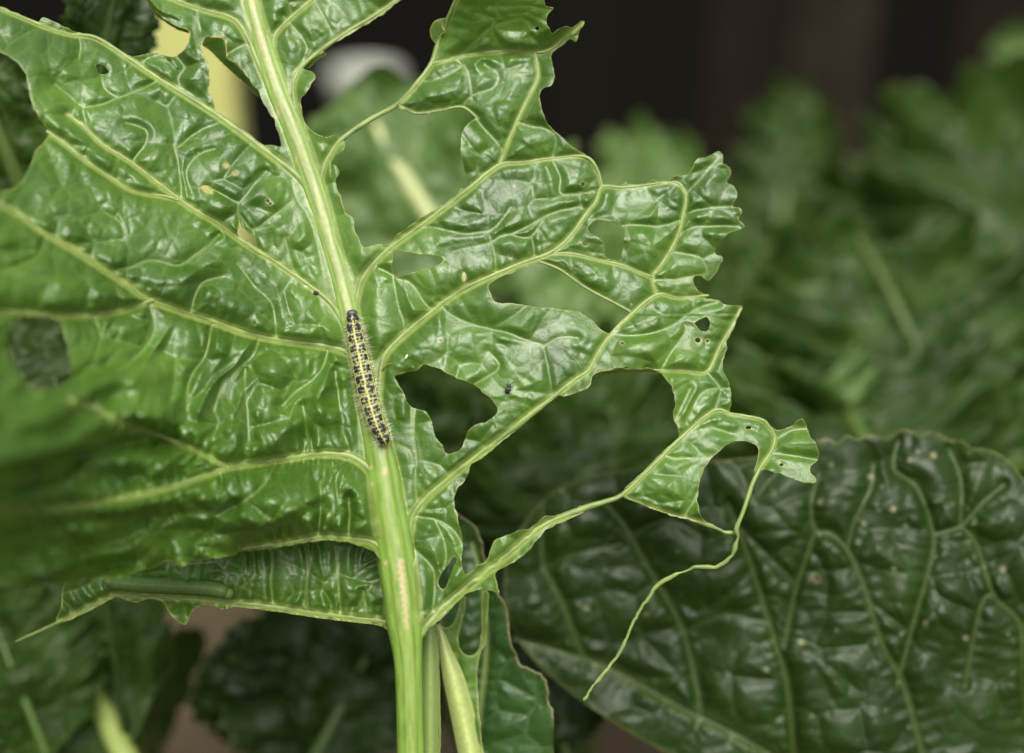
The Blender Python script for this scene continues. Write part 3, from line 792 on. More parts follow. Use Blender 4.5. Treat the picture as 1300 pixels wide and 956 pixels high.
# dry pale specks on the blade
rs = np.random.RandomState(8)
spotA = np.zeros(g.X.shape)
for k in range(70):
    sx, sy, sr = rs.uniform(60, 1000), rs.uniform(10, 760), rs.uniform(0.8, 1.8)
    w = g.win(sx - 8, sy - 8, sx + 8, sy + 8)
    if g.X[w].size: spotA[w] = np.maximum(spotA[w], 0.8 * np.exp(-(((g.X[w] - sx) ** 2 + (g.Y[w] - sy) ** 2) / sr ** 2) ** 2))
for (sx, sy, sr) in [(743, 309, 4.5), (589, 351, 5), (287, 210, 5), (340, 256, 4), (559, 432, 3.5), (886, 432, 5.5), (898, 433, 4), (790, 436, 3.5), (648, 325, 4.5), (300, 219, 4), (271, 387, 3), (370, 398, 3)]:
    spotA = np.maximum(spotA, 0.55 * np.exp(-(((g.X - sx) ** 2 + (g.Y - sy) ** 2) / sr ** 2) ** 2))
V1, F1, A1 = sheet(g, f, depth_u, {'vein': veinA, 'edge': edgeA, 'tone': tone, 'spot': spotA})

# ---- lowest left lobe, lying behind the rolled-under margin
LOW = [(500, 800), (480, 794), (440, 789), (400, 784), (360, 778), (330, 774), (300, 771), (284, 774), (276, 771), (262, 768), (248, 772), (241, 784), (235, 793), (224, 788), (213, 776), (206, 764), (190, 760), (172, 765), (158, 761), (146, 759), (120, 772), (92, 786), (72, 789), (77, 770), (80, 745), (95, 725), (180, 690), (300, 660), (400, 655), (470, 670), (500, 740)]
g2 = Grid(60, 645, 510, 806, STEP)
low_paths = [vein_c['L6'], vein_c['L5'], mid_c]
ds2, ss2, vw2, dt2 = build_fields(g2, low_paths, tert_c)
da2 = np.minimum(ds2, dt2)
H2, e12, e22 = relief(g2, 1.15, 211, ds2, ss2, da2, 1.3)
f2 = g2.sdf(rough_poly(LOW, 77, 0.4, 3.0))


def zbase_low(X, Y):
    u = np.maximum(midx(Y) - X, 0)
    z = np.interp(u, [0, 60, 160, 300, 420, 520], [0, -6, -24, -24, -40, -95]) - 0.25 * np.maximum(735 - Y, 0)
    return z


Zl = zbase_low(g2.X, g2.Y) + H2
depth_l = D0 - Zl * PXM
tone2 = np.clip(0.36 + 0.3 * fbm(g2.X, g2.Y, 100, 131, 3), 0, 1)
vA2 = np.maximum(0.9 * np.exp(-(np.maximum(vw2, 0) / 1.5) ** 2), 0.7 * np.exp(-(dt2 / 1.3) ** 2))
vA2 = np.maximum(vA2, 0.35 * np.exp(-(e12 / 1.3) ** 2)); vA2 = np.maximum(vA2, 0.12 * np.exp(-(e22 / 1.1) ** 2))
V2, F2, A2 = sheet(g2, f2, depth_l, {'vein': vA2, 'edge': 0.85 * np.exp(-(np.maximum(f2, 0) / 1.5) ** 2), 'tone': tone2, 'spot': np.zeros(g2.X.shape)})

# ---- curled-over flaps along the bites: own small sheets joined to the blade
FLAPS = [  # polygon, hinge z offset, slope in x, slope in y (px towards the camera per px), reference point
 ([(184, -8), (196, 6), (206, 14), (220, 19), (230, 26), (238, 37), (240, 42), (226, 38), (212, 30), (200, 21), (188, 6)], (212, 30), 0.3, -1.1, 1),
 ([(261, 47), (272, 47), (283, 49), (287, 62), (288, 73), (300, 82), (308, 92), (318, 104), (330, 121), (326, 122), (312, 108), (298, 95), (280, 78), (266, 64), (257, 57)], (290, 78), 0.5, -1.0, 1),
 ([(566, 24), (560, 24), (551, 27), (546, 37), (547, 48), (553, 56), (556, 64), (558, 56), (560, 45), (566, 40), (562, 34)], (556, 42), 0.8, -0.3, 4),
 ([(484, 470), (492, 462), (505, 462), (520, 466), (535, 464), (528, 470), (515, 473), (502, 478), (494, 474)], (505, 470), 0.0, -0.8, 0),
 ([(757, 474), (775, 470), (790, 467), (808, 469), (824, 467), (834, 471), (842, 475), (820, 474), (790, 475), (765, 477), (752, 479)], (800, 472), 0.0, -1.3, 2),
 ([(387, 82), (399, 72), (412, 66), (414, 70), (404, 76), (396, 84), (389, 88)], (400, 74), 0.2, -0.9, 2),
]
flap_parts = []
for i, (poly, ref, sx, sy, off) in enumerate(FLAPS):
    q = np.array(poly, float)
    gf = Grid(q[:, 0].min() - 4, q[:, 1].min() - 4, q[:, 0].max() + 4, q[:, 1].max() + 4, 1.2)
    ff = gf.sdf(rough_poly(poly, 300 + i, 0.3, 2.0))
    zref = zbase_upper(np.array([ref[0]], float), np.array([ref[1]], float))[0]
    zz = zref + off + 3 + sx * (gf.X - ref[0]) + sy * (gf.Y - ref[1]) + 1.5 * fbm(gf.X, gf.Y, 14, 400 + i, 2)
    flap_parts.append(sheet(gf, ff, D0 - zz * PXM, {'vein': 0.1 * np.ones(gf.X.shape), 'edge': 0.9 * np.exp(-(np.maximum(ff, 0) / 1.4) ** 2), 'tone': np.full(gf.X.shape, 0.35), 'spot': np.zeros(gf.X.shape)}))
Vs, Fs, As = [V1], list(F1), {k: [v] for k, v in A1.items()}
base_n = len(V1)
for (Vq, Fq, Aq) in [(V2, F2, A2)] + flap_parts:
    Vs.append(Vq); Fs += [[i + base_n for i in fc] for fc in Fq]
    for k in As: As[k].append(Aq[k])
    base_n += len(Vq)

ROOT_A = np.array([P(560, 478, 0.52)[0] + 0.01, 0.60, -0.02])
plant_a = empty('horseradish_plant', ROOT_A)
tag(plant_a, 'leafy plant with the large hole-eaten leaf that carries the black and yellow caterpillar', 'plant', 'horseradish plants in the bed')
chewed = mesh_obj('leaf', np.vstack(Vs), Fs, M_LEAF, plant_a, attrs={k: np.concatenate(v) for k, v in As.items()})
chewed['label'] = 'big glossy green leaf chewed into holes and bare veins by caterpillars'


def surf_depth(x, y, low=False):
    x = np.asarray(x, float); y = np.asarray(y, float)
    return D0 - (zbase_low(x, y) if low else zbase_upper(x, y)) * PXM


# ---- midrib with grooves, running down as the petiole into the soil
mid_s = catmull(MID, 2.2)
dm = surf_depth(mid_s[:, 0], mid_s[:, 1])
dm = np.convolve(np.pad(dm, 12, mode='edge'), np.ones(25) / 25, 'valid')
dm = dm + 4 * PXM
pm = P(mid_s[:, 0], mid_s[:, 1], dm)
end = pm[-1]; tdir = pm[-1] - pm[-8]; tdir /= np.linalg.norm(tdir)
ext = bez(end, end + tdir * 0.14, ROOT_A + np.array([0, 0, 0.16]), ROOT_A - np.array([0, 0, 0.02]), 40)[1:]
line = np.vstack([pm, ext])
rad = np.concatenate([mid_s[:, 2] * PXM, np.linspace(17 * PXM, 0.009, len(ext))])


def groove(th):
    t = np.where(th > np.pi, th - 2 * np.pi, th)
    return 1 - 0.13 * np.exp(-((np.abs(t) - 0.66) / 0.2) ** 2) + 0.008 * np.cos(t * 17) + 0.012 * np.cos(t * 7 + 1)


VV, FF, th, ii = tube_mesh(line, rad, 48, 0.72, groove)
t = np.where(th > np.pi, th - 2 * np.pi, th)
yy = np.concatenate([mid_s[:, 1], np.full(len(ext), 980.0)])[ii]
xx = np.concatenate([mid_s[:, 0], np.full(len(ext), 520.0)])[ii]
hwp = np.concatenate([mid_s[:, 2], np.full(len(ext), 17.0)])[ii]
pale = np.array([0.36, 0.42, 0.17]); flank = np.array([0.20, 0.33, 0.06]); green = np.array([0.145, 0.255, 0.03]); cen = np.array([0.215, 0.32, 0.055])
low = sstep(380, 620, yy)[:, None]
ctr = (np.exp(-(t / 0.62) ** 4))[:, None]
top = flank * (1 - ctr) + pale * ctr
bot = green * (1 - ctr) + cen * ctr
cols = top * (1 - low) + bot * low
streak = 0.5 + 0.5 * vnoise(t * 60, yy * 0.25, 5, 91) + 0.25 * vnoise(t * 200, yy * 0.3, 6, 92)
cols = cols * (0.74 + 0.42 * streak)[:, None]
px_ = xx + hwp * np.sin(t) * -1.0
px2 = xx + hwp * np.sin(t)
scar = np.array([0.52, 0.40, 0.22])
for (sx, sy, rx, ry, a) in [(490, 573, 2.5, 4, .9), (489, 600, 3, 5, 1), (470, 614, 2.5, 3, 1), (489, 712, 2.6, 3.2, .8), (470, 592, 2, 2, .8), (351, 143, 3, 6, .9), (339, 78, 2, 4, .7), (345, 100, 2, 3, .7), (325, 10, 3, 6, .8), (330, 50, 3, 9, .6), (332, 62, 3, 6, .6), (376, 200, 2, 5, .5), (382, 182, 2, 3, .5)] + \
        [(508 + 9 * k / 30.0 + 1.6 * math.sin(k * 2.1), 712 + 85 * k / 30.0, 3.6 * (1 - k / 60) * (0.6 + 0.5 * abs(math.sin(k * 1.7))), 2.2, 0.95) for k in range(31)]:
    # which side of the tube faces right is fixed by the S axis: test against projected x below
    w = a * np.exp(-((px_ - sx) / rx) ** 2 - ((yy - sy) / ry) ** 2) * (np.cos(t) > -0.1)
    cols = cols * (1 - w[:, None]) + scar * w[:, None]
o = mesh_obj('midrib', VV, FF, M_RIB, chewed, cols=cols)

# ---- side veins: each its own rib
for name, vc in vein_c.items():
    c = catmull(VEINS[name], 3.0)
    if name in ('R4', 'R4b'):
        bz = sstep(650, 700, c[:, 1]) if name == 'R4' else np.ones(len(c)) * 0.6
        c[:, 0] += 2.2 * bz * fbm(c[:, 0], c[:, 1], 13, 71, 2); c[:, 1] += 2.2 * bz * fbm(c[:, 0], c[:, 1], 13, 72, 2)
    dd = surf_depth(c[:, 0], c[:, 1], name == 'L6')
    k = 9
    dd = np.convolve(np.pad(dd, k, mode='edge'), np.ones(2 * k + 1) / (2 * k + 1), 'valid')
    if name == 'R4':     # the bare strand droops back and away
        s_ = sstep(0, 1, (np.arange(len(c)) - 0.62 * len(c)) / (0.38 * len(c)))
        dd = dd + 0.012 * s_
    if name == 'R4b': dd = dd + 0.004 * np.linspace(0, 1, len(dd))
    jit = 1 + 0.10 * vnoise(np.arange(len(c)) * 1.0, np.zeros(len(c)) + hash(len(name)) % 7, 5, 55 + len(c))
    if name in ('R4', 'R4b', 'R1b'):
        bare = sstep(640, 700, c[:, 1]) * (c[:, 0] > 740) if name == 'R4' else 1.0
        jit = jit + bare * 0.55 * vnoise(np.arange(len(c)) * 1.0, np.zeros(len(c)), 3.5, 77)
    rr = c[:, 2] * PXM * jit * 0.86
    rr[-1] *= 0.3
    pts = P(c[:, 0], c[:, 1], dd + 0.25 * c[:, 2] * PXM)
    VV, FF, th, ii = tube_mesh(pts, rr, 12, 0.85)
    hwn = np.clip((c[:, 2] - 2) / 3.5, 0, 1)[ii][:, None]
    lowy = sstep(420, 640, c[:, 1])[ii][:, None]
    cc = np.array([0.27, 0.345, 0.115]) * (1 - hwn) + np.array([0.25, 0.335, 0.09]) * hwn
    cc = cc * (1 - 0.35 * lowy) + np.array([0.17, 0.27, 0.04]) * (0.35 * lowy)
    fib = 0.85 + 0.3 * vnoise(ii * 1.0, th * 6.0, 4, 66) + 0.12 * vnoise(ii * 1.0, th * 0, 14, 67)
    cc = cc * fib[:, None]
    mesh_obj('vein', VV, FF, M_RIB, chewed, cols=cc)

# ================================================================== other leaves close to the chewed one
def traced_leaf(plant, outline, veins, zfun, d_ref, step, mat, seed, amp=1.0, label=None, tone0=0.5, tert=(), spots=(), rib=None, rough=0.5, voids=(), curl=0.0, cell=1.0, puck=0.4, reg=(0.30, 0.38, 0.13), sp=1.0):
    q = np.array(outline, float)
    gg = Grid(q[:, 0].min() - 4, q[:, 1].min() - 4, q[:, 0].max() + 4, q[:, 1].max() + 4, step)
    vp = [catmull(v, 6) for v in veins]
    tc_ = [catmull(t_, 6) for t_ in tert]
    a, b_, w_, t_ = build_fields(gg, vp, tc_)
    al = np.minimum(a, t_)
    Hh, c1, c2 = relief(gg, amp, seed, a, b_, al, puck)
    ff = gg.sdf(rough_poly(outline, seed, rough, 3.0))
    for k, v in enumerate(voids): ff = np.minimum(ff, -gg.sdf(rough_poly(v, seed + k, rough, 2.0)))
    zz = zfun(gg.X, gg.Y) + Hh - curl * np.exp(-np.maximum(ff, 0) / 8.0)
    pm_ = d_ref / FPX
    vA = np.maximum(0.8 * np.exp(-(np.maximum(w_, 0) / 1.8) ** 2), 0.6 * np.exp(-(t_ / 1.5) ** 2))
    vA = np.maximum(vA, 0.14 * np.exp(-(c1 / 1.5) ** 2)); vA = np.maximum(vA, 0.05 * np.exp(-(c2 / 1.2) ** 2))
    tn = np.clip(tone0 + 0.3 * fbm(gg.X, gg.Y, 90, seed + 40, 3), 0, 1)
    sA = np.zeros(gg.X.shape)
    for (sx, sy, sr, sa) in spots:
        sr = sr * sp; sa = sa * (0.5 + 0.5 * sp)
        sA = np.maximum(sA, sa * np.exp(-(((gg.X - sx) ** 2 + (gg.Y - sy) ** 2) / sr ** 2) ** 1.5))
    V, F, A = sheet(gg, ff, d_ref - zz * pm_, {'vein': vA, 'edge': 0.85 * np.exp(-(np.maximum(ff, 0) / 1.7) ** 2), 'tone': tn, 'spot': sA})
    o = mesh_obj('leaf', V, F, mat, plant, attrs=A)
    if label: o['label'] = label
    for c in vp:
        if c[:, 2].max() < 1.2: continue
        dd = d_ref - zfun(c[:, 0], c[:, 1]) * pm_
        pts = P(c[:, 0], c[:, 1], dd + 0.3 * c[:, 2] * pm_)
        VV, FF, _, _ = tube_mesh(pts, c[:, 2] * pm_ * 0.36, 10, 0.5)
        mesh_obj('vein', VV, FF, M_RIB, o, cols=np.tile(np.array(reg), (len(VV), 1)))
    return o


def petiole(leaf, px_path, depths, root, r1, col, root_r=0.008, name='petiole', n=16, flat=0.9):
    c = catmull([(x, y, r) for (x, y, r) in px_path], 6)
    tt = np.linspace(0, 1, len(c))
    dd = np.interp(tt, np.linspace(0, 1, len(depths)), depths)
    pts = P(c[:, 0], c[:, 1], dd)
    rr = c[:, 2] * dd / FPX
    td = pts[-1] - pts[-4]; td /= np.linalg.norm(td)
    root = np.array(root, float)
    L_ = np.linalg.norm(root - pts[-1])
    ex = bez(pts[-1], pts[-1] + td * L_ * 0.3, root + np.array([0, 0, L_ * 0.3]), root - np.array([0, 0, 0.02]), 30)[1:]
    line = np.vstack([pts, ex]); rr = np.concatenate([rr, np.linspace(rr[-1], root_r, len(ex))])
    VV, FF, th, _ = tube_mesh(line, rr, n, flat)
    t = np.where(th > np.pi, th - 2 * np.pi, th)
    return mesh_obj(name, VV, FF, M_RIB, leaf, cols=np.array(col)[None] * (0.85 + 0.25 * np.cos(t * 5))[:, None])


# ---- big dark leaf at the lower right
ROOT_B = np.array([P(1010, 478, 0.55)[0], 0.66, -0.02])
plant_b = empty('horseradish_plant', ROOT_B)
tag(plant_b, 'plant with one broad dark green leaf freckled with pale dots and an intact wavy rim', 'plant', 'horseradish plants in the bed')
DK = [(640, 730), (652, 690), (672, 655), (700, 628), (745, 606), (800, 596), (860, 590), (910, 585), (960, 580), (1000, 572), (1030, 563), (1050, 556), (1062, 562), (1075, 552), (1090, 558), (1105, 551), (1128, 557), (1140, 547), (1152, 545), (1168, 553), (1180, 548), (1192, 550), (1205, 558), (1222, 560), (1232, 568), (1248, 570), (1262, 573), (1275, 580), (1288, 592), (1298, 606), (1308, 612), (1345, 660), (1360, 760), (1350, 900), (1320, 1010), (1100, 1010), (930, 990), (800, 930), (690, 850), (648, 790)]
DKV = [
 [(650, 811, 3), (690, 820, 4), (720, 829, 5), (760, 842, 6), (800, 862, 7), (860, 895, 8), (950, 940, 9), (1030, 990, 10)],
 [(742, 834, 3.4), (728, 800, 3.4), (712, 760, 3), (692, 720, 3), (688, 680, 2.4), (690, 640, 1.8)],
 [(890, 905, 3.6), (883, 860, 3.4), (868, 800, 3.2), (845, 755, 3), (815, 705, 2.6), (795, 670, 2.4), (770, 640, 1.6)],
 [(1010, 975, 3.2), (1000, 868, 3), (985, 815, 2.6), (965, 750, 2.2), (945, 690, 1.8), (925, 640, 1.4)],
 [(1180, 985, 3.2), (1148, 872, 3), (1120, 815, 2.6), (1100, 750, 2.4), (1078, 700, 2.2), (1055, 676, 1.8), (1036, 672, 1.8), (1030, 640, 1.4), (1040, 600, 1.2)],
 [(996, 820, 1.4), (1010, 750, 1.5), (1030, 690, 1.5), (1036, 672, 1.6)],
 [(1140, 865, 1.4), (1160, 790, 1.6), (1180, 720, 1.8), (1185, 678, 1.8), (1165, 620, 1.6), (1135, 595, 1.2), (1140, 560, 1.2)],
 [(1185, 678, 1.6), (1220, 667, 1.6), (1245, 640, 1.2), (1275, 615, 1.2)], [(1220, 667, 1.6), (1220, 610, 1.4), (1205, 570, 1.2)],
 [(1220, 667, 1.6), (1240, 690, 1.8), (1262, 755, 1.8), (1295, 792, 1.8), (1300, 870, 2), (1310, 960, 2)], [(1225, 870, 1.4), (1245, 770, 1.4), (1262, 752, 1.4)],
 [(1076, 700, 1.2), (1085, 660, 1.2), (1105, 620, 1.2), (1108, 590, 1)],
]


def z_dk(X, Y):
    return np.interp(X, [600, 800, 1000, 1300], [-45, -22, 0, 30]) + 22 * np.sin((X - 900) / 110.0) * 0.6 - 0.35 * np.maximum(640 - Y, 0) - 0.05 * (Y - 700) + 10 * fbm(X, Y, 150, 615, 2)


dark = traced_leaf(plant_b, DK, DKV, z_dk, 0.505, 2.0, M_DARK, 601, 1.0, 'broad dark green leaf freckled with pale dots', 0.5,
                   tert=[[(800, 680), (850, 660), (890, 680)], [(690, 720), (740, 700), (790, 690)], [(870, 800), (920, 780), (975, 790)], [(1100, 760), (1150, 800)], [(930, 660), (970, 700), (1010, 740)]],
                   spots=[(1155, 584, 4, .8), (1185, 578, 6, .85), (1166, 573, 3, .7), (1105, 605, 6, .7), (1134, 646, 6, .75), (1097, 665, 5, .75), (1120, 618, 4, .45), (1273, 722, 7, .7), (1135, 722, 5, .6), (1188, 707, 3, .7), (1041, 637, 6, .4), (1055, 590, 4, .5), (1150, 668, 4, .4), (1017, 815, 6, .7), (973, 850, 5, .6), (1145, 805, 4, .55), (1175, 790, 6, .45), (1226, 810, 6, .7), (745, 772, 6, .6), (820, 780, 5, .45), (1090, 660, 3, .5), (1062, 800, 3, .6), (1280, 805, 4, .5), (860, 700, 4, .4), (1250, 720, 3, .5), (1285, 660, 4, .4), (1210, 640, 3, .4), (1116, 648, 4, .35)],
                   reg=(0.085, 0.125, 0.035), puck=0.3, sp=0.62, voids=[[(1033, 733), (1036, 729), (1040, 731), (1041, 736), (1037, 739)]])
petiole(dark, [(1000, 975, 9), (1030, 1000, 10)], [0.515, 0.515], ROOT_B, 0.004, (0.20, 0.28, 0.07))

# ---- tattered leaf with a dried rim just behind the midrib's foot
TAT = [(560, 640), (583, 655), (592, 660), (605, 671), (610, 682), (614, 700), (617, 712), (622, 735), (633, 754), (643, 771), (646, 795), (648, 812), (655, 833), (664, 846), (690, 858), (696, 880), (700, 960), (600, 985), (575, 900), (560, 800), (550, 700)]
tat = traced_leaf(plant_a, TAT, [[(600, 985, 3), (610, 900, 2.6), (618, 820, 2.2), (612, 740, 1.6), (600, 690, 1.2)]], lambda X, Y: 0.28 * (X - 620) + 0.1 * (Y - 760) * 0.3, 0.485, 1.8, M_DRY, 701, 0.9, 'dark tattered leaf with a dried pale rim', 0.4, rough=1.6, curl=-4.0)
petiole(tat, [(600, 975, 6), (604, 1000, 7)], [0.487, 0.487], ROOT_A + np.array([0.03, 0.01, 0]), 0.004, (0.22, 0.32, 0.07))

# ---- bright petiole with a scrap of torn blade beside the midrib
SCR = [(556, 793), (566, 797), (575, 791), (582, 772), (585, 758), (591, 758), (589, 780), (583, 804), (583, 820), (590, 830), (600, 832), (608, 822), (611, 800), (611, 778), (613, 752), (620, 752), (619, 785), (616, 815), (608, 836), (606, 870), (612, 975), (590, 985), (572, 880), (560, 820)]
scr = traced_leaf(plant_a, SCR, [[(590, 985, 2), (585, 900, 1.5), (578, 830, 1.2)]], lambda X, Y: 0.2 * (X - 580), 0.470, 1.5, M_LEAF, 751, 0.6, 'torn strip of blade on a bright stalk', 0.55, rough=0.6)
petiole(scr, [(556, 792, 2), (561, 808, 5), (567, 832, 9), (576, 862, 14), (588, 910, 16), (604, 985, 17)], [0.466, 0.467, 0.468], ROOT_A + np.array([0.045, -0.012, 0]), 0.005, (0.44, 0.53, 0.17), 0.009)
stalk = traced_leaf(plant_a, [(536, 801), (541, 796), (549, 792), (554, 792), (557, 810), (558, 980), (534, 985), (535, 850)], [], lambda X, Y: 0 * X, 0.462, 2.0, M_LEAF, 771, 0.1, 'narrow green stalk wing', 0.8)
petiole(stalk, [(545, 793, 4), (546, 810, 8), (546, 860, 10.5), (546, 985, 11)], [0.4605, 0.4605], ROOT_A + np.array([0.02, -0.025, 0]), 0.005, (0.27, 0.38, 0.10), 0.009)

# ================================================================== plants behind
# the leaf seen through the central gap
pl, lo = plant_at('horseradish_plant', 830, 0.76, 'plant whose pale leaf with thick midrib shows through gaps in the chewed leaf')
DR = (0.03, 0.06, 0.012)
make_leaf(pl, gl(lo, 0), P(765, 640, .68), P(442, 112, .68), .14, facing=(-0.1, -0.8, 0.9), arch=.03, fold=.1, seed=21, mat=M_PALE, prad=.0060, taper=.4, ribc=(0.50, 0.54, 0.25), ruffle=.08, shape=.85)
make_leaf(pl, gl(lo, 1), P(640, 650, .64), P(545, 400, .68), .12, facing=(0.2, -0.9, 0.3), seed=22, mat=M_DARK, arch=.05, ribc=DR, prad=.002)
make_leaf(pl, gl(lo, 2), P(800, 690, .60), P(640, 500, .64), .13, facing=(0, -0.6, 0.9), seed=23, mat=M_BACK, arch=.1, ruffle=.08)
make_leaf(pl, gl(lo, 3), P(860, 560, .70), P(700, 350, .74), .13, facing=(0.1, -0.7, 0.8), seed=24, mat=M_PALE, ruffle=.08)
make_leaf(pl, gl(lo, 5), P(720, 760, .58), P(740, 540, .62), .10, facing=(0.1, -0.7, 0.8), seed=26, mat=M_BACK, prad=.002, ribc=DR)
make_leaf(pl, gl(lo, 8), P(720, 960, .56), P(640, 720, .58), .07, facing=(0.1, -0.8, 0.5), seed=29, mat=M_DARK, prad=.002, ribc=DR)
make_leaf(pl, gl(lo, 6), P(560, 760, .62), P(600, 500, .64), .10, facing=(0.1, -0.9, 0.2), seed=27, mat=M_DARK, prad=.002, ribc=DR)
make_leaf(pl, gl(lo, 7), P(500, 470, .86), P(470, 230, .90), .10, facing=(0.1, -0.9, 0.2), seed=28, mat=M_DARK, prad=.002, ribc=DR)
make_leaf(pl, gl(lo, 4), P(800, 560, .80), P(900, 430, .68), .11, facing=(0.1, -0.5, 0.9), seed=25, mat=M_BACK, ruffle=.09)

pl, lo = plant_at('horseradish_plant', 930, 0.85, 'plant with soft mid green leaves rising right behind the chewed leaf tip')
make_leaf(pl, gl(lo, 0), P(880, 430, .86), P(800, 165, .90), .085, facing=(-0.2, -0.6, 0.9), seed=31, mat=M_PALE, arch=.1, ruffle=.1, nveins=6)
make_leaf(pl, gl(lo, 1), P(985, 560, .70), P(930, 330, .76), .14, facing=(0.4, -0.7, 0.6), seed=32, mat=M_BACK, ruffle=.1, nveins=6)
make_leaf(pl, gl(lo, 2), P(1030, 610, .62), P(955, 480, .66), .09, facing=(0.1, -0.6, 0.9), seed=33, mat=M_PALE, ruffle=.09, nveins=5)
make_leaf(pl, gl(lo, 3), P(860, 600, .74), P(800, 460, .74), .10, facing=(-0.2, -0.5, 0.9), seed=34, mat=M_BACK, nveins=5)
make_leaf(pl, gl(lo, 5), P(1010, 470, .80), P(1060, 320, .82), .09, facing=(0.3, -0.7, 0.5), seed=35, mat=M_BACK, ruffle=.1, nveins=5)

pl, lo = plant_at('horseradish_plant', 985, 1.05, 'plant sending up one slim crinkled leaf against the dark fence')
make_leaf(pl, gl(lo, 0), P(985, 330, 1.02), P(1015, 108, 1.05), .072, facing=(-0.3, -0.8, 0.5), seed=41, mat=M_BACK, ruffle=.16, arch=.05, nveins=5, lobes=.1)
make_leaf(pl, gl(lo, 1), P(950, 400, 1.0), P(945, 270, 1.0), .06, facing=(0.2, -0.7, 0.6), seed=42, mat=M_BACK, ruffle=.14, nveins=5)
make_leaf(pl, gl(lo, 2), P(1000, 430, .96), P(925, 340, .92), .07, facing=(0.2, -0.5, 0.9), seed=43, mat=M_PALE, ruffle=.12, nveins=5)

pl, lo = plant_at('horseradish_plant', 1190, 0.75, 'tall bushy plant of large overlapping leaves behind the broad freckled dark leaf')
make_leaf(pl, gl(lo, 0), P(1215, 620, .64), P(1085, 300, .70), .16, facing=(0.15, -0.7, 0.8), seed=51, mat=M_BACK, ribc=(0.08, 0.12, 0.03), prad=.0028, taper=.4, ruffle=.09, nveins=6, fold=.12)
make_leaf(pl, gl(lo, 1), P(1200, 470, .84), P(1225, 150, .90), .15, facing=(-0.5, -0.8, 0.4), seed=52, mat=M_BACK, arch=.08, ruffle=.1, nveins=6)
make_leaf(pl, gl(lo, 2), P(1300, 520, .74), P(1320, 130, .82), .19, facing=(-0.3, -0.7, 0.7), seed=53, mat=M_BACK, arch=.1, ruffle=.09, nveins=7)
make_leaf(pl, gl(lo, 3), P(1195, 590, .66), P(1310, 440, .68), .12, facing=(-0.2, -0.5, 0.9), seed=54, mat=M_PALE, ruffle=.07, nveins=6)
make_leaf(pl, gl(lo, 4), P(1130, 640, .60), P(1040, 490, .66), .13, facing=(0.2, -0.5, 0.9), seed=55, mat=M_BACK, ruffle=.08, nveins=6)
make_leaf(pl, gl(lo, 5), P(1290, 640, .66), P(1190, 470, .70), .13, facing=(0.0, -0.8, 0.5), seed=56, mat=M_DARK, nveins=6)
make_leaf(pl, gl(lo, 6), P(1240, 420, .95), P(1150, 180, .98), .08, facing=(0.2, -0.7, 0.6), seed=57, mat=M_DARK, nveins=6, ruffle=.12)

pl, lo = plant_at('horseradish_plant', 1330, 1.3, 'plant with a single light leaf hanging in at the top corner by the fence', x=P(1370, 300, 1.3)[0])
make_leaf(pl, gl(lo, 0), P(1370, 200, 1.25), P(1262, 50, 1.2), .09, facing=(-0.3, -0.6, 0.8), seed=61, mat=M_PALE, arch=.25)

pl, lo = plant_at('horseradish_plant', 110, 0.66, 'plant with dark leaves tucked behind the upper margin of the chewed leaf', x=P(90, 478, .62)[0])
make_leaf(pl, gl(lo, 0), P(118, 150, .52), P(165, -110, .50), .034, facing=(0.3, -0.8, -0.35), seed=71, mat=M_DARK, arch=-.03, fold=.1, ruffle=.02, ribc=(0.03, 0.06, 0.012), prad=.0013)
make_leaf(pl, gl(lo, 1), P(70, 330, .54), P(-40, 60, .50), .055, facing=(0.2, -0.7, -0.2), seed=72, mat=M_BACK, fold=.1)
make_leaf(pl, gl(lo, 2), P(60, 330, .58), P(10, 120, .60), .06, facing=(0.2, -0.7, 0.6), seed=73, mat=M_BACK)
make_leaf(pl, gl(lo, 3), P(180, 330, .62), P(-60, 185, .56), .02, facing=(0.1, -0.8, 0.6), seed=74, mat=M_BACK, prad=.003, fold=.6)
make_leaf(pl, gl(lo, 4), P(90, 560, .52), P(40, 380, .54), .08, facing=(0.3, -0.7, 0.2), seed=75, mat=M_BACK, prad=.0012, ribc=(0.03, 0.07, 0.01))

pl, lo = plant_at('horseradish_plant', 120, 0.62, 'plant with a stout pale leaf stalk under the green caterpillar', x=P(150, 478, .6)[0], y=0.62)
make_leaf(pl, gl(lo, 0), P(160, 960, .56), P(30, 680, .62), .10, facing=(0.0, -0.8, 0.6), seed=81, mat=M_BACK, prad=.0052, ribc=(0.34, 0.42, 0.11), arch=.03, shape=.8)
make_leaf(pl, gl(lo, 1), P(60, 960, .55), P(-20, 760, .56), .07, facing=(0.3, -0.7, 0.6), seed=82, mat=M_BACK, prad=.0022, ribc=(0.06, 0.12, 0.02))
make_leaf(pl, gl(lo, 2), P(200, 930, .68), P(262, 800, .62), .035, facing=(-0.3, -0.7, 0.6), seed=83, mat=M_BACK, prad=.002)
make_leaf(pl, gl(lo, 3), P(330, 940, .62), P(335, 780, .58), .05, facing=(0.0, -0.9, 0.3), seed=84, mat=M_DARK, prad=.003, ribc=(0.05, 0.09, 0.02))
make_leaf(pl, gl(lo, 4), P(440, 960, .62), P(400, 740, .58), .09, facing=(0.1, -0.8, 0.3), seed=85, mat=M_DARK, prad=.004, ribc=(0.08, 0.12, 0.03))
make_leaf(pl, gl(lo, 5), P(400, 960, .58), P(500, 760, .60), .06, facing=(0.1, -0.8, 0.4), seed=86, mat=M_DARK, prad=.003, ribc=(0.05, 0.09, 0.02))

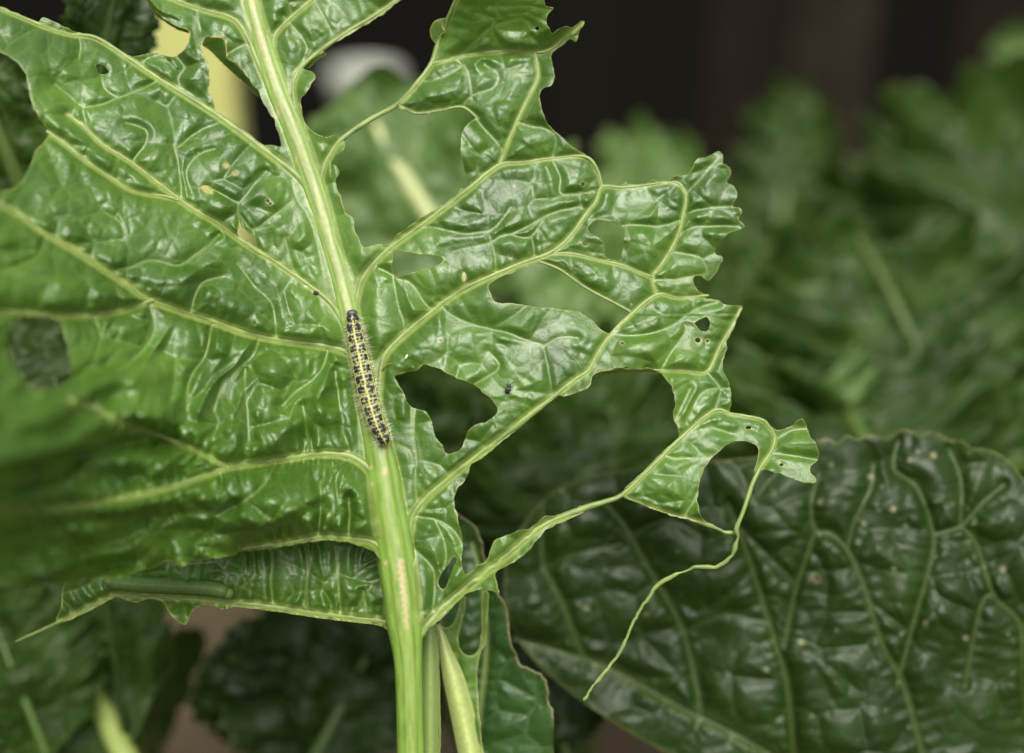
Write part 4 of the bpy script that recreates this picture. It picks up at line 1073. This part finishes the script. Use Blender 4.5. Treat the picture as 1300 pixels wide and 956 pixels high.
# ================================================================== post and pot far behind
M_POST = plain_material('pale_post_wood', (0.58, 0.60, 0.20), 0.7, (0.52, 0.52, 0.17), 40, 0.3, 0.002)
pc = P(232, 200, 1.25)
V, F = box_mesh(pc[0] - 0.056, pc[0] + 0.053, pc[1] - 0.02, pc[1] + 0.02, -0.05, 0.70)
V2_ = V.copy(); V2_[4:, 0] = pc[0] + (V2_[4:, 0] - pc[0]) * 0.86; V2_[4:, 1] = pc[1] + (V2_[4:, 1] - pc[1]) * 0.8; V2_[4:, 2] = 0.715
Vb = np.vstack([V, V2_[4:]])
Fb = F[:1] + F[2:] + [[4, 5, 9, 8], [5, 7, 11, 9], [7, 6, 10, 11], [6, 4, 8, 10], [8, 9, 11, 10]]
tag(mesh_obj('wooden_stake', Vb, Fb, M_POST, smooth=False), 'pale yellow wooden stake blurred behind the torn top of the chewed leaf', 'stake')

M_POT = plain_material('white_plastic', (0.42, 0.44, 0.38), 0.7, (0.36, 0.38, 0.32), 30)
pcx, pcy = P(462, 70, 2.2)[0], P(462, 70, 2.2)[1]
prof = [(0.0, -0.02), (0.040, -0.02), (0.050, 0.215), (0.057, 0.22), (0.058, 0.247), (0.054, 0.25), (0.051, 0.22), (0.045, 0.19), (0.0, 0.18)]
n = 32; Vp = []; Fp = []
for (r_, z_) in prof:
    for k in range(n):
        a = 2 * math.pi * k / n; Vp.append((pcx + r_ * math.cos(a), pcy + r_ * math.sin(a), z_))
for i in range(len(prof) - 1):
    for k in range(n):
        Fp.append([i * n + k, i * n + (k + 1) % n, (i + 1) * n + (k + 1) % n, (i + 1) * n + k])
tag(mesh_obj('plant_pot', Vp, Fp, M_POT), 'white plant pot standing on the soil before the dark fence', 'pot')

# ================================================================== insects
def body_mesh(px_path, z_off, nring, nth, seg=13, bulge=0.11, flat=0.9, seed=0, taper=True):
    c = catmull(px_path, 1.0)
    dd = surf_depth(c[:, 0], c[:, 1])
    dd = np.convolve(np.pad(dd, 10, mode='edge'), np.ones(21) / 21, 'valid') - z_off * PXM
    pts = P(c[:, 0], c[:, 1], dd)
    s = np.concatenate([[0], np.cumsum(np.linalg.norm(np.diff(pts, axis=0), axis=1))])
    Ls = s[-1]
    u = np.linspace(0, 1, nring)
    line = np.stack([np.interp(u * Ls, s, pts[:, k]) for k in range(3)], 1)
    rad = np.interp(u * Ls, s, c[:, 2]) * PXM
    q = u * seg
    rad = rad * (1 - bulge + bulge * np.abs(np.sin(np.pi * q)) ** 0.6 + 0.015 * np.abs(np.sin(np.pi * q * 3)))
    endt = np.minimum(1, np.minimum(u, 1 - u) / 0.035)
    rad = rad * np.sqrt(np.clip(1 - (1 - endt) ** 2, 0.02, 1))
    V, F, th, ii = tube_mesh(line, rad, nth, flat)
    t = np.where(th > np.pi, th - 2 * np.pi, th)
    return V, F, t, q[ii], rad[ii], Ls, line, rad


M_CAT = tint_material('caterpillar_skin', 0.5)
cat_path = [(447, 398, 7.2), (447.5, 404, 8.8), (449, 415, 9.6), (452, 432, 10.6), (456, 452, 11.6), (461, 475, 12.2), (466, 498, 12.2), (472, 520, 11.6), (479, 540, 10.6), (485, 553, 9.2), (491, 565, 6.6)]
V, F, t, q, rr, Ls, line, radl = body_mesh(cat_path, 19, 300, 120)
rs = np.random.RandomState(12)
arc = t * np.maximum(rr, 0.0018) * 1000.0                # mm round the body from the back line
along = q / 13.0 * Ls * 1000.0
cream = np.array([0.37, 0.38, 0.15]); yel = np.array([0.66, 0.56, 0.05]); blk = np.array([0.010, 0.010, 0.012])
col = np.tile(cream, (len(V), 1))
side = np.exp(-((np.abs(t) - 1.0) / 0.5) ** 2)[:, None]
col = col * (1 - 0.35 * side) + np.array([0.36, 0.44, 0.30]) * 0.35 * side
wob = 0.10 * np.sin(along * 2.3) + 0.08 * np.sin(along * 5.1)
st = 0.8 * np.exp(-(np.abs(arc + wob - 0.1) / 0.13) ** 4)
st = np.maximum(st, np.exp(-((np.abs(t) - 1.12) / 0.10) ** 4))
B = np.zeros(len(V)); Hh = np.zeros(len(V))
sl = Ls * 1000 / 13
spots = []
for sgi in range(13):
    for sd in (-1, 1):
        for (fs, fa, r0) in [(0.28, 0.27, 0.50), (0.66, 0.24, 0.36), (0.30, 0.62, 0.56), (0.62, 0.60, 0.50), (0.9, 0.50, 0.26), (0.28, 0.90, 0.52), (0.62, 0.86, 0.46), (0.3, 1.45, 0.6), (0.7, 1.45, 0.6), (0.93, 0.24, 0.20)]:
            if sgi in (0, 1, 11, 12): r0 *= 1.22
            spots.append(((sgi + fs + rs.uniform(-.07, .07)) * sl, sd * (fa + rs.uniform(-.06, .06)), r0 * rs.uniform(0.85, 1.4)))
for k in range(420):
    spots.append((rs.uniform(0, 13) * sl, rs.choice([-1, 1]) * rs.uniform(0.18, 1.9), rs.uniform(0.07, 0.17)))
rm = np.maximum(rr, 0.0012) * 1000
for (a0, ang, r0) in spots:
    m_ = np.abs(along - a0) < r0 * 2.2
    if not m_.any(): continue
    d = np.sqrt((along[m_] - a0) ** 2 + ((t[m_] - ang) * rm[m_]) ** 2)
    B[m_] = np.maximum(B[m_], 1 / (1 + np.exp((d - r0) / 0.05)))
    if r0 > 0.25: Hh[m_] = np.maximum(Hh[m_], np.exp(-(d / (r0 * 0.9)) ** 2))
col = col * (1 - st[:, None]) + yel * st[:, None]
Bk = (B * (1 - 0.88 * st))[:, None]
col = col * (1 - Bk) + blk * Bk
endk = np.maximum(sstep(0.6, 0.1, q) * 0.0, 0)
ctr_line = line[np.clip((q / 13 * 299).round().astype(int), 0, 299)]
nrm_ = V - ctr_line; nrm_ /= np.linalg.norm(nrm_, axis=1)[:, None] + 1e-12
V = V + nrm_ * (Hh * 0.00012)[:, None]
cpos = line[150]
cat = empty('caterpillar', cpos)
tag(cat, 'hairy yellow caterpillar with black spots resting on the pale midrib', 'caterpillar')
mesh_obj('body', V, F, M_CAT, cat, cols=col)


def ellipsoid(c, ax, r, nu=20, nv=12):
    """c centre, ax (3 orthonormal rows), r (3) radii"""
    V = []; F = []
    for j in range(nv + 1):
        p = math.pi * j / nv
        for i in range(nu):
            a = 2 * math.pi * i / nu
            l = np.array([math.cos(p) * r[0], math.sin(p) * math.cos(a) * r[1], math.sin(p) * math.sin(a) * r[2]])
            V.append(c + l @ ax)
    for j in range(nv):
        for i in range(nu):
            F.append([j * nu + i, j * nu + (i + 1) % nu, (j + 1) * nu + (i + 1) % nu, (j + 1) * nu + i])
    return np.array(V), F


def frame_at(line, i):
    T = line[min(i + 2, len(line) - 1)] - line[max(i - 2, 0)]; T /= np.linalg.norm(T)
    v = CAM - line[i]; v /= np.linalg.norm(v)
    S = np.cross(T, v); S /= np.linalg.norm(S)
    return T, S, np.cross(S, T)


M_HEAD = plain_material('caterpillar_head', (0.035, 0.04, 0.05), 0.35, (0.10, 0.11, 0.12), 1500)
T_, S_, N_ = frame_at(line, 6)
hc = line[4] - T_ * 0.0006 - N_ * 0.0002
Vh, Fh = ellipsoid(hc, np.stack([T_, S_, N_]), (0.0013, 0.00175, 0.0016))
Vh = Vh - np.outer(np.exp(-(((Vh - hc) @ S_) / 0.0004) ** 2) * 0.0002, N_)
mesh_obj('head', Vh, Fh, M_HEAD, cat)
# bristles: hundreds of fine pale hairs
M_HAIR = plain_material('pale_hair', (0.85, 0.86, 0.78), 0.5, (0.75, 0.77, 0.68), 900)
VH = []; FH = []
for k in range(480):
    i = rs.randint(6, 294); T_, S_, N_ = frame_at(line, i)
    a = rs.choice([-1, 1]) * abs(rs.normal(1.35, 0.5))
    out_ = math.cos(a) * N_ * 0.9 + math.sin(a) * S_
    p0 = line[i] + out_ * radl[i] * 0.95
    dirv = out_ + T_ * rs.normal(0, 0.25) + N_ * rs.normal(0.1, 0.2); dirv /= np.linalg.norm(dirv)
    ln = rs.uniform(0.0014, 0.0038)
    tipp = p0 + dirv * ln - np.array([0, 0, 0.0003]) * rs.rand()
    b0 = len(VH); w_ = 0.00003
    a1 = np.cross(dirv, T_); a1 /= np.linalg.norm(a1) + 1e-9; a2 = np.cross(dirv, a1)
    for kk in range(3):
        an = kk * 2.094
        VH.append(p0 + w_ * (math.cos(an) * a1 + math.sin(an) * a2))
    VH.append(tipp)
    FH += [[b0, b0 + 1, b0 + 3], [b0 + 1, b0 + 2, b0 + 3], [b0 + 2, b0, b0 + 3]]
tag(mesh_obj('bristles', np.array(VH), FH, M_HAIR, cat, smooth=False), kind='stuff')
# legs: three thoracic pairs, four pairs of prolegs and the claspers, gripping the rib
for (u_, nm, rad_, ln) in [(0.09, 'leg', .00035, .0022), (0.15, 'leg', .00035, .0022), (0.21, 'leg', .00035, .0022), (0.46, 'proleg', .0008, .0016), (0.54, 'proleg', .0008, .0016), (0.62, 'proleg', .0008, .0016), (0.70, 'proleg', .0008, .0016), (0.96, 'proleg', .0008, .0012)]:
    i = int(u_ * 299); T_, S_, N_ = frame_at(line, i)
    for sd in (-1, 1):
        p0 = line[i] + S_ * sd * radl[i] * 0.45 - N_ * radl[i] * 0.6
        p1 = p0 - N_ * ln * 0.7 + S_ * sd * ln * 0.1
        pts = np.stack([p0, (p0 + p1) / 2 + S_ * sd * 0.0002, p1])
        Vl, Fl, _, _ = tube_mesh(pts, [rad_, rad_ * 0.9, rad_ * 0.75], 8)
        mesh_obj(nm, Vl, Fl, M_HEAD if nm == 'leg' else M_CAT, cat, cols=np.tile(cream * 0.8, (len(Vl), 1)))

# ---- smooth green caterpillar along the lowest vein
gp = [(132, 738, 6), (150, 740, 9), (180, 742, 10.5), (215, 743.5, 11), (250, 745, 11), (275, 748, 10.5), (290, 753, 8)]


def body_low(path, zoff, nring, nth, seg):
    c = catmull(path, 1.0)
    dd = D0 - (zbase_low(c[:, 0], c[:, 1]) + zoff) * PXM
    dd = np.convolve(np.pad(dd, 12, mode='edge'), np.ones(25) / 25, 'valid')
    pts = P(c[:, 0], c[:, 1], dd)
    u = np.linspace(0, 1, nring); x = np.linspace(0, 1, len(pts))
    ln = np.stack([np.interp(u, x, pts[:, k]) for k in range(3)], 1)
    rd = np.interp(u, x, c[:, 2]) * PXM
    q = u * seg
    rd = rd * (0.96 + 0.04 * np.abs(np.sin(np.pi * q)) ** 0.6 + 0.012 * np.abs(np.sin(np.pi * q * 5)))
    e = np.minimum(1, np.minimum(u, 1 - u) / 0.05)
    rd = rd * np.sqrt(np.clip(1 - (1 - e) ** 2, 0.02, 1))
    V, F, th, ii = tube_mesh(ln, rd, nth, 0.85)
    return V, F, np.where(th > np.pi, th - 2 * np.pi, th), q[ii], ln, rd


V, F, t, q, gline, grad = body_low(gp, 19, 160, 48, 13)
base_g = np.array([0.062, 0.125, 0.016])
col = np.tile(base_g, (len(V), 1)) * (0.9 + 0.2 * vnoise(q * 40, t * 30, 6, 3))[:, None]
s_side = -1 if (P(200, 780, D0) - gline[80]) @ frame_at(gline, 80)[1] < 0 else 1
ln1 = np.exp(-((t - s_side * 1.15) / 0.10) ** 2)[:, None] * sstep(4, 6, q)[:, None]
col = col * (1 - 0.9 * ln1) + np.array([0.008, 0.012, 0.006]) * 0.9 * ln1
ln2 = np.exp(-((t - s_side * 1.45) / 0.14) ** 2)[:, None]
col = col * (1 - 0.7 * ln2) + np.array([0.22, 0.32, 0.08]) * 0.7 * ln2
ln3 = np.exp(-(t / 0.06) ** 2)[:, None]
col = col * (1 - 0.35 * ln3) + np.array([0.16, 0.24, 0.05]) * 0.35 * ln3
gcat = empty('caterpillar', gline[80])
tag(gcat, 'smooth plain green caterpillar stretched along the lowest side vein', 'caterpillar')
M_GCAT = tint_material('green_caterpillar_skin', 0.6, 3500, 0.3, 0.0001)
mesh_obj('body', V, F, M_GCAT, gcat, cols=col)
T_, S_, N_ = frame_at(gline, 154)
Vh, Fh = ellipsoid(gline[156] + T_ * 0.0006 - N_ * 0.0004, np.stack([T_, S_, N_]), (0.0016, 0.0019, 0.0017))
mesh_obj('head', Vh, Fh, M_GCAT, gcat, cols=np.tile(np.array([0.080, 0.155, 0.02]), (len(Vh), 1)))
for u_ in (0.2, 0.35, 0.45, 0.55, 0.8, 0.86, 0.92):
    i = int(u_ * 159); T_, S_, N_ = frame_at(gline, i)
    for sd in (-1, 1):
        p0 = gline[i] + S_ * sd * grad[i] * 0.4 - N_ * grad[i] * 0.6
        pts = np.stack([p0, p0 - N_ * 0.0007, p0 - N_ * 0.0013])
        Vl, Fl, _, _ = tube_mesh(pts, [.0006, .0005, .0004], 8)
        mesh_obj('proleg' if u_ < 0.7 else 'leg', Vl, Fl, M_GCAT, gcat, cols=np.tile(base_g * 1.3, (len(Vl), 1)))

# ---- tiny black beetle
def on_leaf(x, y, lift):
    return P(x, y, sample(g, depth_u, x, y) - lift * PXM)


M_BUG = plain_material('beetle_black', (0.010, 0.009, 0.010), 0.18, (0.02, 0.016, 0.018), 900, spec=0.6)
bc = on_leaf(645, 494, 2.6)
T_ = (P(647.5, 488, .45) - P(643, 500, .45)); T_ /= np.linalg.norm(T_)
v_ = CAM - bc; v_ /= np.linalg.norm(v_); S_ = np.cross(T_, v_); S_ /= np.linalg.norm(S_); N_ = np.cross(S_, T_)
bug = empty('beetle', bc)
tag(bug, 'tiny shiny black beetle sitting on the green blade beside the large central hole', 'beetle')
AX = np.stack([T_, S_, N_])
u1 = PXM
for sd in (-1, 1):
    Vb, Fb = ellipsoid(bc - T_ * 1.2 * u1 + S_ * sd * 1.1 * u1, AX, (4.8 * u1, 2.0 * u1, 2.3 * u1), 14, 10)
    mesh_obj('wing_case', Vb, Fb, M_BUG, bug)
Vb, Fb = ellipsoid(bc + T_ * 3.9 * u1, AX, (1.9 * u1, 2.5 * u1, 1.9 * u1), 14, 8); mesh_obj('thorax', Vb, Fb, M_BUG, bug)
Vb, Fb = ellipsoid(bc + T_ * 6.0 * u1 - N_ * 0.3 * u1, AX, (1.3 * u1, 1.6 * u1, 1.3 * u1), 12, 8); mesh_obj('head', Vb, Fb, M_BUG, bug)
for sd in (-1, 1):
    pts = bc + np.array([T_ * 6.8 * u1 + S_ * sd * 0.8 * u1, T_ * 9 * u1 + S_ * sd * 2.2 * u1 + N_ * 0.8 * u1, T_ * 11 * u1 + S_ * sd * 4.4 * u1])
    Vl, Fl, _, _ = tube_mesh(pts, [0.28 * u1] * 3, 6); mesh_obj('antenna', Vl, Fl, M_BUG, bug)
    for (a, b_) in [(3.5, 5.5), (0.5, 0.3), (-2.5, -5.5)]:
        pts = bc + np.array([T_ * a * u1 + S_ * sd * 1.6 * u1 - N_ * 0.8 * u1, T_ * (a + b_) / 2 * u1 + S_ * sd * 3.6 * u1, T_ * b_ * u1 + S_ * sd * 4.8 * u1 - N_ * 2.4 * u1])
        Vl, Fl, _, _ = tube_mesh(pts, [0.42 * u1, 0.36 * u1, 0.22 * u1], 6); mesh_obj('leg', Vl, Fl, M_BUG, bug)

# ---- a pale egg, a dark dropping and a nothing else
M_EGG = plain_material('insect_egg', (0.80, 0.78, 0.52), 0.4, (0.7, 0.66, 0.4), 2000)
ec = on_leaf(516, 453, 3.0)
T_ = P(517.5, 450, .45) - P(514.5, 456, .45); T_ /= np.linalg.norm(T_)
v_ = CAM - ec; v_ /= np.linalg.norm(v_); S_ = np.cross(T_, v_); S_ /= np.linalg.norm(S_)
Ve, Fe = ellipsoid(ec, np.stack([T_, S_, np.cross(S_, T_)]), (3.2 * u1, 1.6 * u1, 1.6 * u1), 14, 10)
tag(mesh_obj('insect_egg', Ve, Fe, M_EGG), 'single tiny cream egg on the blade beside the black spotted caterpillar', 'egg')
M_FRASS = plain_material('dropping_dark', (0.016, 0.018, 0.012), 0.7, (0.03, 0.032, 0.02), 1500, 0.5, 0.0002)
fc = on_leaf(401, 372, 2.0)
Vf, Ff = ellipsoid(fc, np.eye(3), (3.2 * u1, 2.9 * u1, 2.6 * u1), 14, 10)
rj = np.random.RandomState(3)
Vf = fc + (Vf - fc) * (1 + 0.12 * np.sin(np.arange(len(Vf)) * 2.399))[:, None]
tag(mesh_obj('dropping', Vf, Ff, M_FRASS), 'small dark round caterpillar dropping caught beside the midrib', 'dropping')
